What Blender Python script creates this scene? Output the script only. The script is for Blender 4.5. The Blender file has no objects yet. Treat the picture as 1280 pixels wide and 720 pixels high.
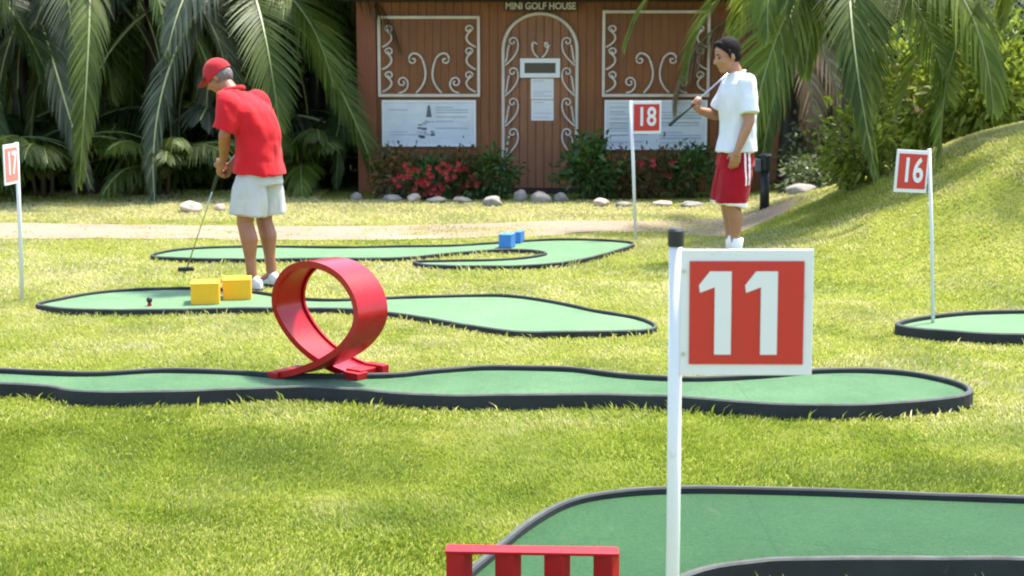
import bpy, bmesh, math, random
import numpy as np
from mathutils import Vector, Matrix, noise
from mathutils.geometry import tessellate_polygon
random.seed(7)
rng = np.random.default_rng(7)
R = math.radians
sc = bpy.context.scene
col = sc.collection

# ------------------------------------------------------------------ camera
FPX = 2000.0
CAMZ = 1.65
PITCH = math.atan(295 / FPX)
cam = bpy.data.cameras.new('camera')
camo = bpy.data.objects.new('camera', cam)
col.objects.link(camo)
camo.location = (0, 0, CAMZ)
camo.rotation_euler = (math.pi / 2 - PITCH, 0, 0)
cam.sensor_width = 36
cam.lens = 36 * FPX / 1280
cam.clip_start = 0.05
cam.clip_end = 1000
cam.dof.use_dof = True
cam.dof.focus_distance = 6.5
cam.dof.aperture_fstop = 7.0
sc.camera = camo
sc.cycles.filter_width = 2.0

def ray(px, py):
    a, b = (px - 640) / FPX, (360 - py) / FPX
    c, s = math.cos(PITCH), math.sin(PITCH)
    return Vector((a, c + b * s, -s + b * c))

def at(px, py, z=0.0):                       # where the sight line of a photo point meets height z
    d = ray(px, py)
    t = (z - CAMZ) / d.z
    return Vector((d.x * t, d.y * t, z))

def aty(px, py, Y):                          # ... or meets distance Y
    d = ray(px, py)
    t = Y / d.y
    return Vector((d.x * t, Y, CAMZ + d.z * t))

# ------------------------------------------------------------------ terrain
def Hn(x, y):
    x, y = np.asarray(x, float), np.asarray(y, float)
    dy = y - 14.2
    sy = np.where(dy < 0, 1.45, 2.2)
    a = np.clip((x - 1.7) / 3.5, 0, 1); b = np.clip((12 - x) / 4, 0, 1)
    bumps = .035 * np.sin(x * 2.3 + y * 1.1) * np.sin(y * 1.9 - x * .7)
    return np.maximum(0, (1.12 + bumps) * a * a * (3 - 2 * a) * b * b * (3 - 2 * b) * np.exp(-dy * dy / (2 * sy * sy)) - .012)

def H(x, y):
    return float(Hn(x, y))

# ------------------------------------------------------------------ objects
def tag(o, label=None, cat=None, group=None, kind=None):
    if label: o['label'] = label
    if cat: o['category'] = cat
    if group: o['group'] = group
    if kind: o['kind'] = kind
    return o

def empty(name, loc, label, cat, rz=0.0, group=None):
    o = bpy.data.objects.new(name, None)
    col.objects.link(o)
    o.location = loc
    o.rotation_euler = (0, 0, rz)
    o.empty_display_size = 0.1
    return tag(o, label, cat, group)

def link(name, me, parent=None):
    o = bpy.data.objects.new(name, me)
    col.objects.link(o)
    if parent: o.parent = parent
    return o

class MB:
    """collects shapes for ONE mesh"""
    def __init__(s): s.v, s.f, s.m = [], [], []
    def add(s, vs, fs, mi=0):
        k = len(s.v)
        s.v += [tuple(v) for v in vs]
        s.f += [tuple(i + k for i in f) for f in fs]
        s.m += [mi] * len(fs)
    def box(s, c, size, rz=0, mi=0, tilt=None):
        M = Matrix.Translation(Vector(c)) @ Matrix.Rotation(rz, 4, 'Z')
        if tilt: M = M @ tilt
        x, y, z = size[0] / 2, size[1] / 2, size[2] / 2
        vs = [M @ Vector((i * x, j * y, k * z)) for i in (-1, 1) for j in (-1, 1) for k in (-1, 1)]
        s.add(vs, [(0, 1, 3, 2), (4, 6, 7, 5), (0, 4, 5, 1), (2, 3, 7, 6), (0, 2, 6, 4), (1, 5, 7, 3)], mi)
    def tube(s, pts, r, n=8, mi=0, caps=True):
        pts = [Vector(p) for p in pts]
        rs = r if isinstance(r, (list, tuple)) else [r] * len(pts)
        vs = []
        up = Vector((0, 0, 1))
        prev = None
        for i, p in enumerate(pts):
            t = (pts[min(i + 1, len(pts) - 1)] - pts[max(i - 1, 0)])
            t = t.normalized() if t.length > 1e-9 else Vector((0, 0, 1))
            if prev is None:
                a = t.cross(up)
                if a.length < 1e-3: a = t.cross(Vector((1, 0, 0)))
            else:
                a = prev - t * prev.dot(t)
                if a.length < 1e-6: a = t.cross(up)
            a.normalize(); prev = a
            b = t.cross(a)
            for k in range(n):
                an = 2 * math.pi * k / n
                vs.append(p + (a * math.cos(an) + b * math.sin(an)) * rs[i])
        fs = []
        for i in range(len(pts) - 1):
            for k in range(n):
                fs.append((i * n + k, i * n + (k + 1) % n, (i + 1) * n + (k + 1) % n, (i + 1) * n + k))
        if caps:
            fs.append(tuple(reversed(range(n))))
            fs.append(tuple((len(pts) - 1) * n + k for k in range(n)))
        s.add(vs, fs, mi)
    def loft(s, rings, n=20, mi=0):
        """rings: (centre, axis_a, axis_b) with axis vectors already scaled"""
        vs = []
        for c, a, b in rings:
            c, a, b = Vector(c), Vector(a), Vector(b)
            for k in range(n):
                an = 2 * math.pi * k / n
                vs.append(c + a * math.cos(an) + b * math.sin(an))
        fs = []
        for i in range(len(rings) - 1):
            for k in range(n):
                fs.append((i * n + k, i * n + (k + 1) % n, (i + 1) * n + (k + 1) % n, (i + 1) * n + k))
        fs.append(tuple(reversed(range(n))))
        fs.append(tuple((len(rings) - 1) * n + k for k in range(n)))
        s.add(vs, fs, mi)
    def ball(s, c, r, n=12, m=8, axes=None, mi=0):
        c = Vector(c)
        r = r if isinstance(r, (tuple, list)) else (r, r, r)
        A = axes or Matrix.Identity(3)
        vs, fs = [], []
        for i in range(m + 1):
            th = math.pi * i / m
            for k in range(n):
                an = 2 * math.pi * k / n
                p = Vector((r[0] * math.sin(th) * math.cos(an), r[1] * math.sin(th) * math.sin(an), r[2] * math.cos(th)))
                vs.append(c + A @ p)
        for i in range(m):
            for k in range(n):
                q = (i * n + k, i * n + (k + 1) % n, (i + 1) * n + (k + 1) % n, (i + 1) * n + k)
                if i == 0: q = (q[0], q[3], q[2]) if False else (i * n, q[2], q[3])
                elif i == m - 1: q = (q[0], q[1], m * n)
                fs.append(q)
        s.add(vs, fs, mi)
    def cap(s, p0, r0, p1, r1, n=12):
        """tapered capsule"""
        p0, p1 = Vector(p0), Vector(p1)
        t = (p1 - p0).normalized()
        pts, rs = [], []
        for k in range(5):
            a = math.pi / 2 * (k / 4)
            pts.append(p0 - t * r0 * math.cos(a)); rs.append(max(r0 * math.sin(a), r0 * .02))
        for k in range(5):
            a = math.pi / 2 * (k / 4)
            pts.append(p1 + t * r1 * math.sin(a)); rs.append(max(r1 * math.cos(a), r1 * .02))
        s.tube(pts, rs, n)
    def mesh(s, name, mats, smooth=False, flip=True):
        me = bpy.data.meshes.new(name)
        me.from_pydata(s.v, [], s.f)
        for m in (mats if isinstance(mats, (list, tuple)) else [mats]): me.materials.append(m)
        if any(s.m): me.polygons.foreach_set('material_index', s.m)
        if flip:
            bm = bmesh.new(); bm.from_mesh(me)
            bmesh.ops.recalc_face_normals(bm, faces=bm.faces)
            bm.to_mesh(me); bm.free()
        if smooth: me.polygons.foreach_set('use_smooth', [True] * len(me.polygons))
        me.update()
        return me
    def build(s, name, mats, parent=None, smooth=False, bevel=0, flip=True):
        o = link(name, s.mesh(name, mats, smooth, flip), parent)
        if bevel:
            b = o.modifiers.new('bevel', 'BEVEL'); b.width = bevel; b.segments = 2; b.limit_method = 'ANGLE'
        return o

def remesh(mb, voxel, smooth=4, cuts=(), wrinkle=0.0, wscale=14.0, seed=0):
    """union of overlapping shapes as one continuous surface; cuts = (point, normal) drop what lies beyond"""
    me = mb.mesh('tmp', [])
    o = bpy.data.objects.new('tmp', me); col.objects.link(o)
    m = o.modifiers.new('r', 'REMESH'); m.mode = 'VOXEL'; m.voxel_size = voxel
    if smooth:
        k = o.modifiers.new('s', 'SMOOTH'); k.factor = .5; k.iterations = smooth
    dg = bpy.context.evaluated_depsgraph_get()
    out = bpy.data.meshes.new_from_object(o.evaluated_get(dg))
    bpy.data.objects.remove(o)
    bm = bmesh.new(); bm.from_mesh(out)
    if wrinkle:
        bm.normal_update()
        for v in bm.verts:
            p = v.co
            q = Vector((p.x * wscale, p.y * wscale, p.z * wscale * .45)) + Vector((seed, 0, 0))
            w = noise.noise(q) + .5 * noise.noise(q * 2.1)
            v.co = p + v.normal * wrinkle * w
    for pt, no in cuts:
        g = list(bm.verts) + list(bm.edges) + list(bm.faces)
        bmesh.ops.bisect_plane(bm, geom=g, plane_co=pt, plane_no=no, clear_outer=True)
    bm.to_mesh(out); bm.free()
    out.polygons.foreach_set('use_smooth', [True] * len(out.polygons))
    return out

# ------------------------------------------------------------------ materials
class NT:
    def __init__(s, name):
        s.m = bpy.data.materials.new(name); s.m.use_nodes = True
        s.t = s.m.node_tree; s.t.nodes.clear()
        s.out = s.n('ShaderNodeOutputMaterial')
    def n(s, typ, **kw):
        x = s.t.nodes.new(typ)
        for k, v in kw.items():
            if hasattr(x, k) and k not in ('Scale',): setattr(x, k, v)
            else: x.inputs[k].default_value = v
        return x
    def l(s, a, b): s.t.links.new(a, b)
    def noise(s, scale, detail=4, rough=.55, vec=None, dist=0):
        x = s.n('ShaderNodeTexNoise'); x.inputs['Scale'].default_value = scale
        x.inputs['Detail'].default_value = detail; x.inputs['Roughness'].default_value = rough
        x.inputs['Distortion'].default_value = dist
        if vec: s.l(vec, x.inputs['Vector'])
        return x.outputs[0]
    def coord(s, kind='Object', scale=None):
        c = s.n('ShaderNodeTexCoord').outputs[kind]
        if scale:
            mp = s.n('ShaderNodeMapping'); mp.inputs['Scale'].default_value = scale
            s.l(c, mp.inputs['Vector']); return mp.outputs[0]
        return c
    def ramp(s, fac, stops):
        r = s.n('ShaderNodeValToRGB')
        e = r.color_ramp.elements
        while len(e) < len(stops): e.new(.5)
        for el, (p, c) in zip(e, stops):
            el.position = p; el.color = (*c, 1)
        s.l(fac, r.inputs[0]); return r.outputs[0]
    def mix(s, fac, a, b, blend='MIX'):
        x = s.n('ShaderNodeMix'); x.data_type = 'RGBA'; x.blend_type = blend
        for v, i in ((fac, 0), (a, 6), (b, 7)):
            if hasattr(v, 'is_output'): s.l(v, x.inputs[i])
            elif i == 0: x.inputs[0].default_value = v
            else: x.inputs[i].default_value = (*v, 1)
        return x.outputs[2]
    def bump(s, h, strength=.3, dist=.01):
        b = s.n('ShaderNodeBump'); b.inputs['Strength'].default_value = strength
        b.inputs['Distance'].default_value = dist
        s.l(h, b.inputs['Height']); return b.outputs[0]
    def pbr(s, color, rough=.6, spec=.4, normal=None, sheen=0, coat=0, metal=0):
        p = s.n('ShaderNodeBsdfPrincipled')
        if hasattr(color, 'is_output'): s.l(color, p.inputs['Base Color'])
        else: p.inputs['Base Color'].default_value = (*color, 1)
        if hasattr(rough, 'is_output'): s.l(rough, p.inputs['Roughness'])
        else: p.inputs['Roughness'].default_value = rough
        p.inputs['Specular IOR Level'].default_value = spec
        p.inputs['Metallic'].default_value = metal
        if sheen:
            p.inputs['Sheen Weight'].default_value = sheen; p.inputs['Sheen Roughness'].default_value = .5
        if coat: p.inputs['Coat Weight'].default_value = coat
        if normal is not None: s.l(normal, p.inputs['Normal'])
        return p.outputs[0]
    def done(s, shader):
        s.l(shader, s.out.inputs[0]); return s.m

def paint(name, c, rough=.45, wear=.25, scale=9, spec=.4, coat=0, dark=.6):
    t = NT(name); v = t.coord()
    n1 = t.noise(scale, 6, .65, v)
    f = t.ramp(n1, [(.35, (0, 0, 0)), (.75, (wear, wear, wear))])
    cc = t.mix(f, c, tuple(x * dark for x in c))
    n2 = t.noise(scale * 9, 3, .6, v)
    n3 = t.noise(scale * 3.3, 8, .75, v, .8)
    cc = t.mix(t.ramp(n3, [(.60, (0, 0, 0)), (.72, (wear * .9,) * 3)]), cc, (.10, .085, .06))
    n4 = t.noise(scale * 5, 6, .8, v, 1.5)
    cc = t.mix(t.ramp(n4, [(.66, (0, 0, 0)), (.74, (wear * .5,) * 3)]), cc, tuple(min(.8, x * 1.5 + .06) for x in c))
    return t.done(t.pbr(cc, rough, spec, t.bump(n2, .12, .004), coat=coat))

def leaf_mat(name, stops, trans=.35, rough=.45, spec=.4):
    t = NT(name)
    g = t.n('ShaderNodeNewGeometry')
    c = t.ramp(g.outputs['Random Per Island'], stops)
    big = t.noise(1.7, 2, .5, t.coord('Object'))
    c = t.mix(t.ramp(big, [(.35, (0, 0, 0)), (.7, (.55, .55, .55))]), c, tuple(x * .55 for x in stops[0][1]))
    p = t.pbr(c, rough, spec)
    tr = t.n('ShaderNodeBsdfTranslucent'); t.l(c, tr.inputs[0])
    m = t.n('ShaderNodeMixShader'); m.inputs[0].default_value = trans
    t.l(p, m.inputs[1]); t.l(tr.outputs[0], m.inputs[2])
    return t.done(m.outputs[0])

M = {}
M['red'] = paint('red_paint', (.34, .003, .006), .28, .5, 7, .25, coat=.1)
M['red_dry'] = paint('red_paint_worn', (.38, .005, .008), .5, .6, 10, .25)
M['yellow'] = paint('yellow_paint', (.78, .40, .008), .55, .45, 8, dark=.75)
M['blue'] = paint('blue_paint', (.045, .19, .50), .55, .5, 8)
M['white'] = paint('white_paint', (.62, .61, .59), .5, .3, 6, dark=.82)
M['cream'] = paint('cream_iron', (.56, .48, .40), .55, .6, 6, dark=.62)
M['sign_red'] = paint('sign_red', (.46, .022, .012), .5, .25, 3, dark=.85)
M['sign_faded'] = paint('sign_faded', (.62, .17, .13), .5, .3, 3, dark=.9)
M['sign_white'] = paint('sign_white', (.62, .61, .60), .5, .35, 4, dark=.86)
M['black'] = paint('black_plastic', (.012, .012, .013), .5, .4, 12)
M['rubber'] = paint('black_rubber', (.014, .016, .016), .7, .6, 5, .3, dark=2.4)
M['lip'] = paint('worn_sunlit_edge', (.085, .09, .08), .8, .8, 12, .2, dark=.35)  # rim tops paler than the sides: sunlit look put into the colour, plus wear
def simple(name, c, rough=.5, metal=0, spec=.4):
    t = NT(name); n1 = t.noise(30, 3, .5, t.coord())
    return t.done(t.pbr(t.mix(t.ramp(n1, [(.4, (0, 0, 0)), (.7, (.3, .3, .3))]), c, tuple(x * .75 for x in c)), rough, spec, metal=metal))
M['steel'] = simple('club_steel', (.50, .50, .52), .3, 1)
M['grip'] = simple('club_grip', (.02, .035, .03), .8)
M['graphite'] = simple('dark_iron', (.02, .022, .022), .45, .3)

def turf(nm, c1, c2, c3, sh):
    t = NT(nm); v = t.coord()
    n1 = t.noise(1.6, 5, .68, v); n2 = t.noise(95, 3, .75, v); n3 = t.noise(14, 4, .7, t.coord('Object', (1, 4, 1)))
    c = t.ramp(n1, [(.3, c1), (.7, c2)])
    c = t.mix(t.ramp(n3, [(.5, (0, 0, 0)), (.85, (.5, .5, .5))]), c, c3)
    c = t.mix(t.ramp(n2, [(.35, (0, 0, 0)), (.7, (.75, .75, .75))]), c, tuple(x * .5 for x in c1))
    n4 = t.noise(5, 7, .75, v, .6)
    c = t.mix(t.ramp(n4, [(.60, (0, 0, 0)), (.78, (.55, .55, .55))]), c, (.075, .085, .045))
    sx = t.n('ShaderNodeSeparateXYZ'); t.l(v, sx.inputs[0])
    ad = t.n('ShaderNodeMath', operation='PINGPONG'); t.l(sx.outputs[0], ad.inputs[0]); ad.inputs[1].default_value = .93
    lt = t.n('ShaderNodeMath', operation='LESS_THAN'); t.l(ad.outputs[0], lt.inputs[0]); lt.inputs[1].default_value = .0045
    ml = t.n('ShaderNodeMath', operation='MULTIPLY'); t.l(lt.outputs[0], ml.inputs[0]); ml.inputs[1].default_value = .22
    c = t.mix(ml.outputs[0], c, tuple(x * .35 for x in c1))
    return t.done(t.pbr(c, .85, .22, t.bump(n2, .8, .006), sheen=sh))
M['turf_near'] = turf('turf_near', (.012, .058, .012), (.022, .088, .021), (.045, .11, .036), .04)  # turf pales from near to far lanes: backlight and haze painted into the colours
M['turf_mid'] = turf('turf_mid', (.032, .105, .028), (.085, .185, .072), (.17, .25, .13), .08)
M['turf_far_lit'] = turf('turf_far_lit', (.085, .185, .070), (.14, .255, .115), (.24, .31, .18), .1)

def ground():
    t = NT('lawn_soil'); v = t.coord()
    a = t.noise(.55, 5, .6, v); b = t.noise(7, 5, .7, v); d = t.noise(70, 3, .7, v)
    c = t.ramp(b, [(.28, (.11, .14, .014)), (.5, (.20, .23, .028)), (.75, (.32, .31, .075))])
    c = t.mix(t.ramp(a, [(.45, (0, 0, 0)), (.7, (.6, .6, .6))]), c, (.20, .185, .075))
    c = t.mix(t.ramp(d, [(.3, (.7, .7, .7)), (.6, (0, 0, 0))]), c, (.035, .045, .008))
    return t.done(t.pbr(c, .95, .1, t.bump(d, .6, .03)))
M['ground'] = ground()

def grass_mat():
    t = NT('grass_blades')
    a = t.n('ShaderNodeAttribute'); a.attribute_name = 'tone'
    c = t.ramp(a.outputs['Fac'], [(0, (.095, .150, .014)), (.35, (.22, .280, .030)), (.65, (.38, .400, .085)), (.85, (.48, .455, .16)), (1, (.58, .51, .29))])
    p = t.pbr(c, .5, .3)
    tr = t.n('ShaderNodeBsdfTranslucent'); t.l(c, tr.inputs[0])
    m = t.n('ShaderNodeMixShader'); m.inputs[0].default_value = .5
    t.l(p, m.inputs[1]); t.l(tr.outputs[0], m.inputs[2])
    return t.done(m.outputs[0])
M['grass'] = grass_mat()

def path_mat():
    t = NT('sandy_path'); v = t.coord()
    a = t.noise(1.3, 5, .65, v); b = t.noise(40, 4, .7, v)
    c = t.ramp(a, [(.3, (.20, .150, .110)), (.7, (.28, .215, .165))])
    c = t.mix(t.ramp(b, [(.4, (.5, .5, .5)), (.65, (0, 0, 0))]), c, (.25, .19, .12))
    return t.done(t.pbr(c, .95, .1, t.bump(b, .5, .01)))
M['path'] = path_mat()

def wood(name, c1, c2, planks=True, pw=.105):
    t = NT(name)
    v = t.coord('Object', (14, 14, .9)); g = t.noise(3, 6, .65, v, .6)
    big = t.noise(1.2, 4, .6, t.coord())
    c = t.ramp(g, [(.3, c1), (.7, c2)])
    c = t.mix(t.ramp(big, [(.4, (0, 0, 0)), (.75, (.65, .65, .65))]), c, tuple(x * .5 for x in c1))
    gi = t.n('ShaderNodeNewGeometry').outputs['Random Per Island']
    c = t.mix(t.ramp(gi, [(0, (0, 0, 0)), (1, (.5, .5, .5))]), c, tuple(x * .6 for x in c2))
    return t.done(t.pbr(c, .55, .35, t.bump(g, .35, .006)))
M['wall'] = wood('house_planks', (.165, .052, .011), (.26, .090, .021))
M['door'] = wood('door_planks', (.20, .076, .030), (.30, .125, .055))
M['panel'] = wood('shutter_planks', (.150, .048, .009), (.225, .078, .017))
M['post'] = wood('post_wood', (.165, .042, .012), (.25, .072, .024))
M['eave'] = wood('dark_beam', (.012, .009, .006), (.030, .020, .012))
M['fence'] = wood('dark_fence', (.03, .018, .010), (.060, .034, .018))
M['thatch'] = wood('roof_thatch', (.07, .05, .03), (.15, .11, .06))
M['bark'] = wood('palm_bark', (.026, .021, .015), (.075, .060, .044))
M['stem'] = wood('shrub_stem', (.06, .05, .025), (.12, .10, .05))
M['glass'] = simple('dark_glass', (.006, .008, .006), .12, 0, .6)
M['ink'] = simple('grey_print', (.30, .33, .37), .7)
M['ink2'] = simple('pale_print', (.50, .55, .60), .7)
M['ink3'] = simple('dark_print', (.10, .11, .12), .7)
def board_mat():
    t = NT('notice_board'); n1 = t.noise(4, 4, .6, t.coord())
    c = t.ramp(n1, [(.3, (.44, .48, .50)), (.7, (.56, .58, .57))])
    return t.done(t.pbr(c, .35, .5))
M['board'] = board_mat()
def stone(name, c1, c2):
    t = NT(name); v = t.coord(); a = t.noise(5, 6, .7, v); b = t.noise(40, 4, .7, v)
    c = t.ramp(a, [(.3, c1), (.7, c2)])
    return t.done(t.pbr(c, .9, .2, t.bump(b, .5, .01)))
M['rock_pale'] = stone('rock_pale', (.19, .17, .145), (.34, .31, .27))
M['rock_grey'] = stone('rock_grey', (.16, .14, .12), (.30, .27, .23))
M['rock_pink'] = stone('rock_pink', (.36, .25, .19), (.55, .42, .33))
M['plaster'] = stone('terracotta_plaster', (.42, .20, .11), (.58, .32, .20))
def skin(name, c):
    t = NT(name); n1 = t.noise(11, 4, .6, t.coord())
    cc = t.mix(t.ramp(n1, [(.35, (0, 0, 0)), (.7, (.6, .6, .6))]), c, (c[0] * .78, c[1] * .62, c[2] * .55))
    p = t.n('ShaderNodeBsdfPrincipled'); t.l(cc, p.inputs['Base Color'])
    p.inputs['Roughness'].default_value = .5
    p.inputs['Subsurface Weight'].default_value = .12
    p.inputs['Subsurface Scale'].default_value = .01
    return t.done(p.outputs[0])
M['skin_a'] = skin('tanned_skin', (.30, .122, .058))
M['skin_b'] = skin('olive_skin', (.34, .165, .088))
def cloth(name, c, dark=.7):
    t = NT(name); v = t.coord(); a = t.noise(12, 4, .6, v); b = t.noise(600, 2, .5, v)
    cc = t.mix(t.ramp(a, [(.4, (0, 0, 0)), (.75, (.5, .5, .5))]), c, tuple(x * dark for x in c))
    return t.done(t.pbr(cc, .85, .12, t.bump(a, .25, .02), sheen=.08))
M['shirt_red'] = cloth('red_cotton', (.50, .012, .017))
M['cap_red'] = cloth('red_cap_cloth', (.40, .022, .026))
M['shorts_grey'] = cloth('pale_grey_cotton', (.44, .42, .39), .8)
M['shirt_white'] = cloth('white_cotton', (.62, .62, .64), .9)
M['shorts_red'] = cloth('crimson_nylon', (.30, .006, .012))
M['trim_white'] = cloth('white_trim', (.78, .72, .72), .9)
M['sock'] = cloth('sock_white', (.78, .77, .75), .9)
M['shoe'] = simple('shoe_white', (.55, .54, .52), .6)
M['sole'] = simple('shoe_sole', (.03, .03, .03), .8)
M['hair_dark'] = simple('black_hair', (.012, .009, .008), .8, 0, .12)
M['hair_grey'] = simple('greying_hair', (.12, .10, .085), .6)
M['eye'] = simple('dark_eye', (.015, .012, .010), .2)
M['lip_skin'] = simple('lip_skin', (.28, .10, .08), .5)

G = lambda *s: list(s)
M['palm_dark'] = leaf_mat('palm_leaf_dark', [(0, (.030, .060, .014)), (.6, (.060, .105, .026)), (1, (.11, .15, .06))], 0.46, .5, .25)
M['palm_mid'] = leaf_mat('palm_leaf_mid', [(0, (.055, .090, .014)), (.6, (.105, .150, .024)), (1, (.19, .22, .06))], 0.5, .5, .25)
M['palm_light'] = leaf_mat('palm_leaf_light', [(0, (.085, .13, .015)), (.6, (.15, .205, .022)), (1, (.25, .29, .06))], .5, .5, .25)
M['palm_grey'] = leaf_mat('palm_leaf_greyed', [(0, (.075, .095, .05)), (.6, (.13, .155, .09)), (1, (.26, .28, .19))], 0.42, .45, .35)
M['palm_dry'] = leaf_mat('palm_leaf_dry', [(0, (.24, .16, .085)), (.6, (.36, .26, .15)), (1, (.48, .38, .25))], .4, .7, .2)
M['leaf_dark'] = leaf_mat('leaf_dark', [(0, (.020, .042, .010)), (.6, (.040, .075, .018)), (1, (.08, .12, .03))], 0.45)
M['leaf_mid'] = leaf_mat('leaf_mid', [(0, (.025, .065, .012)), (.6, (.050, .115, .020)), (1, (.11, .17, .035))], .35)
M['leaf_lime'] = leaf_mat('leaf_lime', [(0, (.11, .16, .014)), (.5, (.22, .28, .025)), (1, (.36, .40, .07))], .5)
M['leaf_croton'] = leaf_mat('leaf_croton', [(0, (.035, .055, .015)), (.35, (.075, .085, .020)), (.6, (.16, .075, .025)), (1, (.22, .12, .04))], .35)
M['leaf_varieg'] = leaf_mat('leaf_variegated', [(0, (.05, .09, .02)), (.5, (.16, .19, .07)), (1, (.42, .42, .28))], .35)
M['flower_red'] = leaf_mat('flower_red', [(0, (.28, .010, .015)), (.6, (.42, .018, .028)), (1, (.48, .07, .04))], .35)
M['rachis'] = simple('palm_rachis', (.16, .19, .055), .5)
M['rachis_pale'] = simple('palm_rachis_pale', (.42, .42, .20), .5)

# ------------------------------------------------------------------ lane outlines (photo points on the rim's top edge)
def spline(pts, closed=True, step=.045):
    out = []
    n = len(pts)
    rngi = range(n) if closed else range(n - 1)
    for i in rngi:
        p0, p1, p2, p3 = (pts[(i - 1) % n] if closed or i > 0 else pts[0], pts[i], pts[(i + 1) % n],
                          pts[(i + 2) % n] if closed or i < n - 2 else pts[-1])
        k = max(2, int((p2 - p1).length / step))
        for j in range(k):
            t = j / k
            out.append(.5 * ((2 * p1) + (p2 - p0) * t + (2 * p0 - 5 * p1 + 4 * p2 - p3) * t * t + (3 * p1 - p0 - 3 * p2 + p3) * t ** 3))
    if not closed: out.append(pts[-1])
    return out

ZT = .095     # rim top
ZF = .070     # turf level
LANES = {
 'corner': [(1480, 625), (1280, 618), (1100, 612), (960, 608), (850, 607), (765, 612), (705, 624), (652, 652), (612, 684), (575, 716), (530, 765), (470, 840),
            (640, 905), (760, 850), (800, 780), (835, 733), (880, 711), (940, 701), (1010, 697), (1280, 698), (1480, 702)],
 'loop': [(-260, 453), (-120, 455), (0, 459), (60, 462), (120, 463), (190, 459), (240, 459), (300, 461), (350, 465), (420, 466), (490, 465), (540, 460), (600, 456),
          (660, 456), (720, 458), (775, 465), (840, 469), (890, 469), (960, 465), (1020, 460), (1080, 459), (1140, 463), (1190, 473), (1216, 484),
          (1206, 494), (1160, 500), (1100, 504), (1040, 505.5), (980, 504.5), (920, 501), (860, 496), (800, 493), (740, 492), (680, 493), (620, 493.5), (560, 493), (500, 490.5), (440, 486), (390, 483),
          (340, 484), (260, 487), (190, 489.5), (130, 489.5), (85, 487), (60, 482), (0, 478), (-120, 476), (-260, 474)],
 'waist': [(44, 379), (75, 371), (120, 363.5), (170, 360), (240, 358.5), (310, 362), (370, 370), (420, 372), (500, 369.5), (590, 367), (640, 368), (690, 375), (745, 386.5), (795, 394), (820, 403),
           (815, 410), (780, 413), (710, 414.5), (645, 413.5), (585, 405), (540, 397), (490, 390), (430, 385), (380, 384), (300, 384.5), (220, 386), (140, 386.5), (85, 385.5)],
 'fold': [(188, 318), (215, 311), (260, 307), (330, 306), (420, 307), (500, 306.5), (560, 305.5), (620, 302), (680, 298.5), (740, 298), (780, 300), (794, 303.5),
          (775, 311), (735, 322), (690, 329), (640, 331.5), (570, 331.5), (532, 330), (517, 325.5), (560, 324), (620, 322.5), (660, 319.5), (681, 315), (660, 311.5), (620, 311.5), (565, 315), (525, 319), (480, 321.5),
          (420, 322), (340, 323), (270, 323), (215, 321.5)],
 'right': [(1119, 402), (1145, 395), (1195, 389.5), (1250, 387), (1320, 386), (1400, 388), (1460, 396), (1440, 408), (1380, 415), (1290, 417), (1220, 415.5), (1160, 411.5), (1128, 407)],
}
LZ = {'corner': .095, 'loop': .076, 'waist': .046, 'fold': .042, 'right': .070}
OUT = {}
for k, pp in LANES.items():
    OUT[k] = spline([at(x, y, LZ[k]).xy.to_3d() for x, y in pp])

def inset(o, d):
    n = len(o); area = sum(o[i].x * o[(i + 1) % n].y - o[(i + 1) % n].x * o[i].y for i in range(n))
    sgn = 1 if area > 0 else -1
    res = []
    for i in range(n):
        t = (o[(i + 1) % n] - o[i - 1]); t.normalize()
        res.append(o[i] + Vector((-t.y, t.x, 0)) * d * sgn)
    return res

def lane(key, label, wr=.030):
    wr = {'waist': .022, 'fold': .020}.get(key, wr)
    o = OUT[key]; ZT, ZF = LZ[key], LZ[key] - (.020 if LZ[key] < .06 else .025)
    c = sum(o, Vector()) / len(o)
    root = empty('putting_lane', (c.x, c.y, 0), label, 'mini golf lane', group='mini golf putting lanes')
    n = len(o)
    inn = inset(o, wr)
    m = MB()
    prof = [(o, -.06), (o, ZT - .006), (inset(o, .006), ZT), (inset(o, wr - .006), ZT), (inn, ZT - .006), (inn, ZF - .02)]
    vs, fs, mi = [], [], []
    for lay, z in prof:
        vs += [Vector((p.x - c.x, p.y - c.y, z + .006 * noise.noise(p * 1.3) + .003 * noise.noise(p * 5))) for p in lay]
    for a in range(len(prof) - 1):
        for i in range(n):
            fs.append((a * n + i, a * n + (i + 1) % n, (a + 1) * n + (i + 1) % n, (a + 1) * n + i))
            mi.append(1 if a in (1, 2) else 0)
    m.v, m.f, m.m = [tuple(v) for v in vs], fs, mi
    m.build('rim', [M['rubber'], M['lip']], root)
    tl = [Vector((p.x - c.x, p.y - c.y, ZF + .006 * noise.noise(p * 1.3))) for p in inset(o, wr * .6)]
    tri = tessellate_polygon([tl])
    t = MB(); t.add(tl, tri)
    t.build('turf', M[{'corner': 'turf_near', 'loop': 'turf_mid'}.get(key, 'turf_far_lit')], root)
    return root
lane('corner', 'near putting lane that bends round a corner under the red four-post hurdle')
lane('loop', 'long wavy putting lane carrying the red loop obstacle')
lane('waist', 'narrow-waisted putting lane with two yellow blocks on its left half')
lane('fold', 'farthest putting lane folding back on itself around the blue blocks')
lane('right', 'short rounded putting lane at the foot of the mound beside the sign 16')

# ------------------------------------------------------------------ ground sheet, path
PATH_FAR = [(-160, 277), (0, 279), (150, 281), (300, 283), (450, 283), (600, 280), (720, 276), (830, 277), (920, 276), (1000, 273)]
PATH_NEAR = [(-160, 299), (0, 299), (200, 299), (400, 301), (560, 299), (700, 294), (760, 290), (830, 291), (900, 296), (985, 285)]
pf = spline([at(*p) for p in PATH_FAR], False, .25); pn = spline([at(*p) for p in PATH_NEAR], False, .25)

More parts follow.
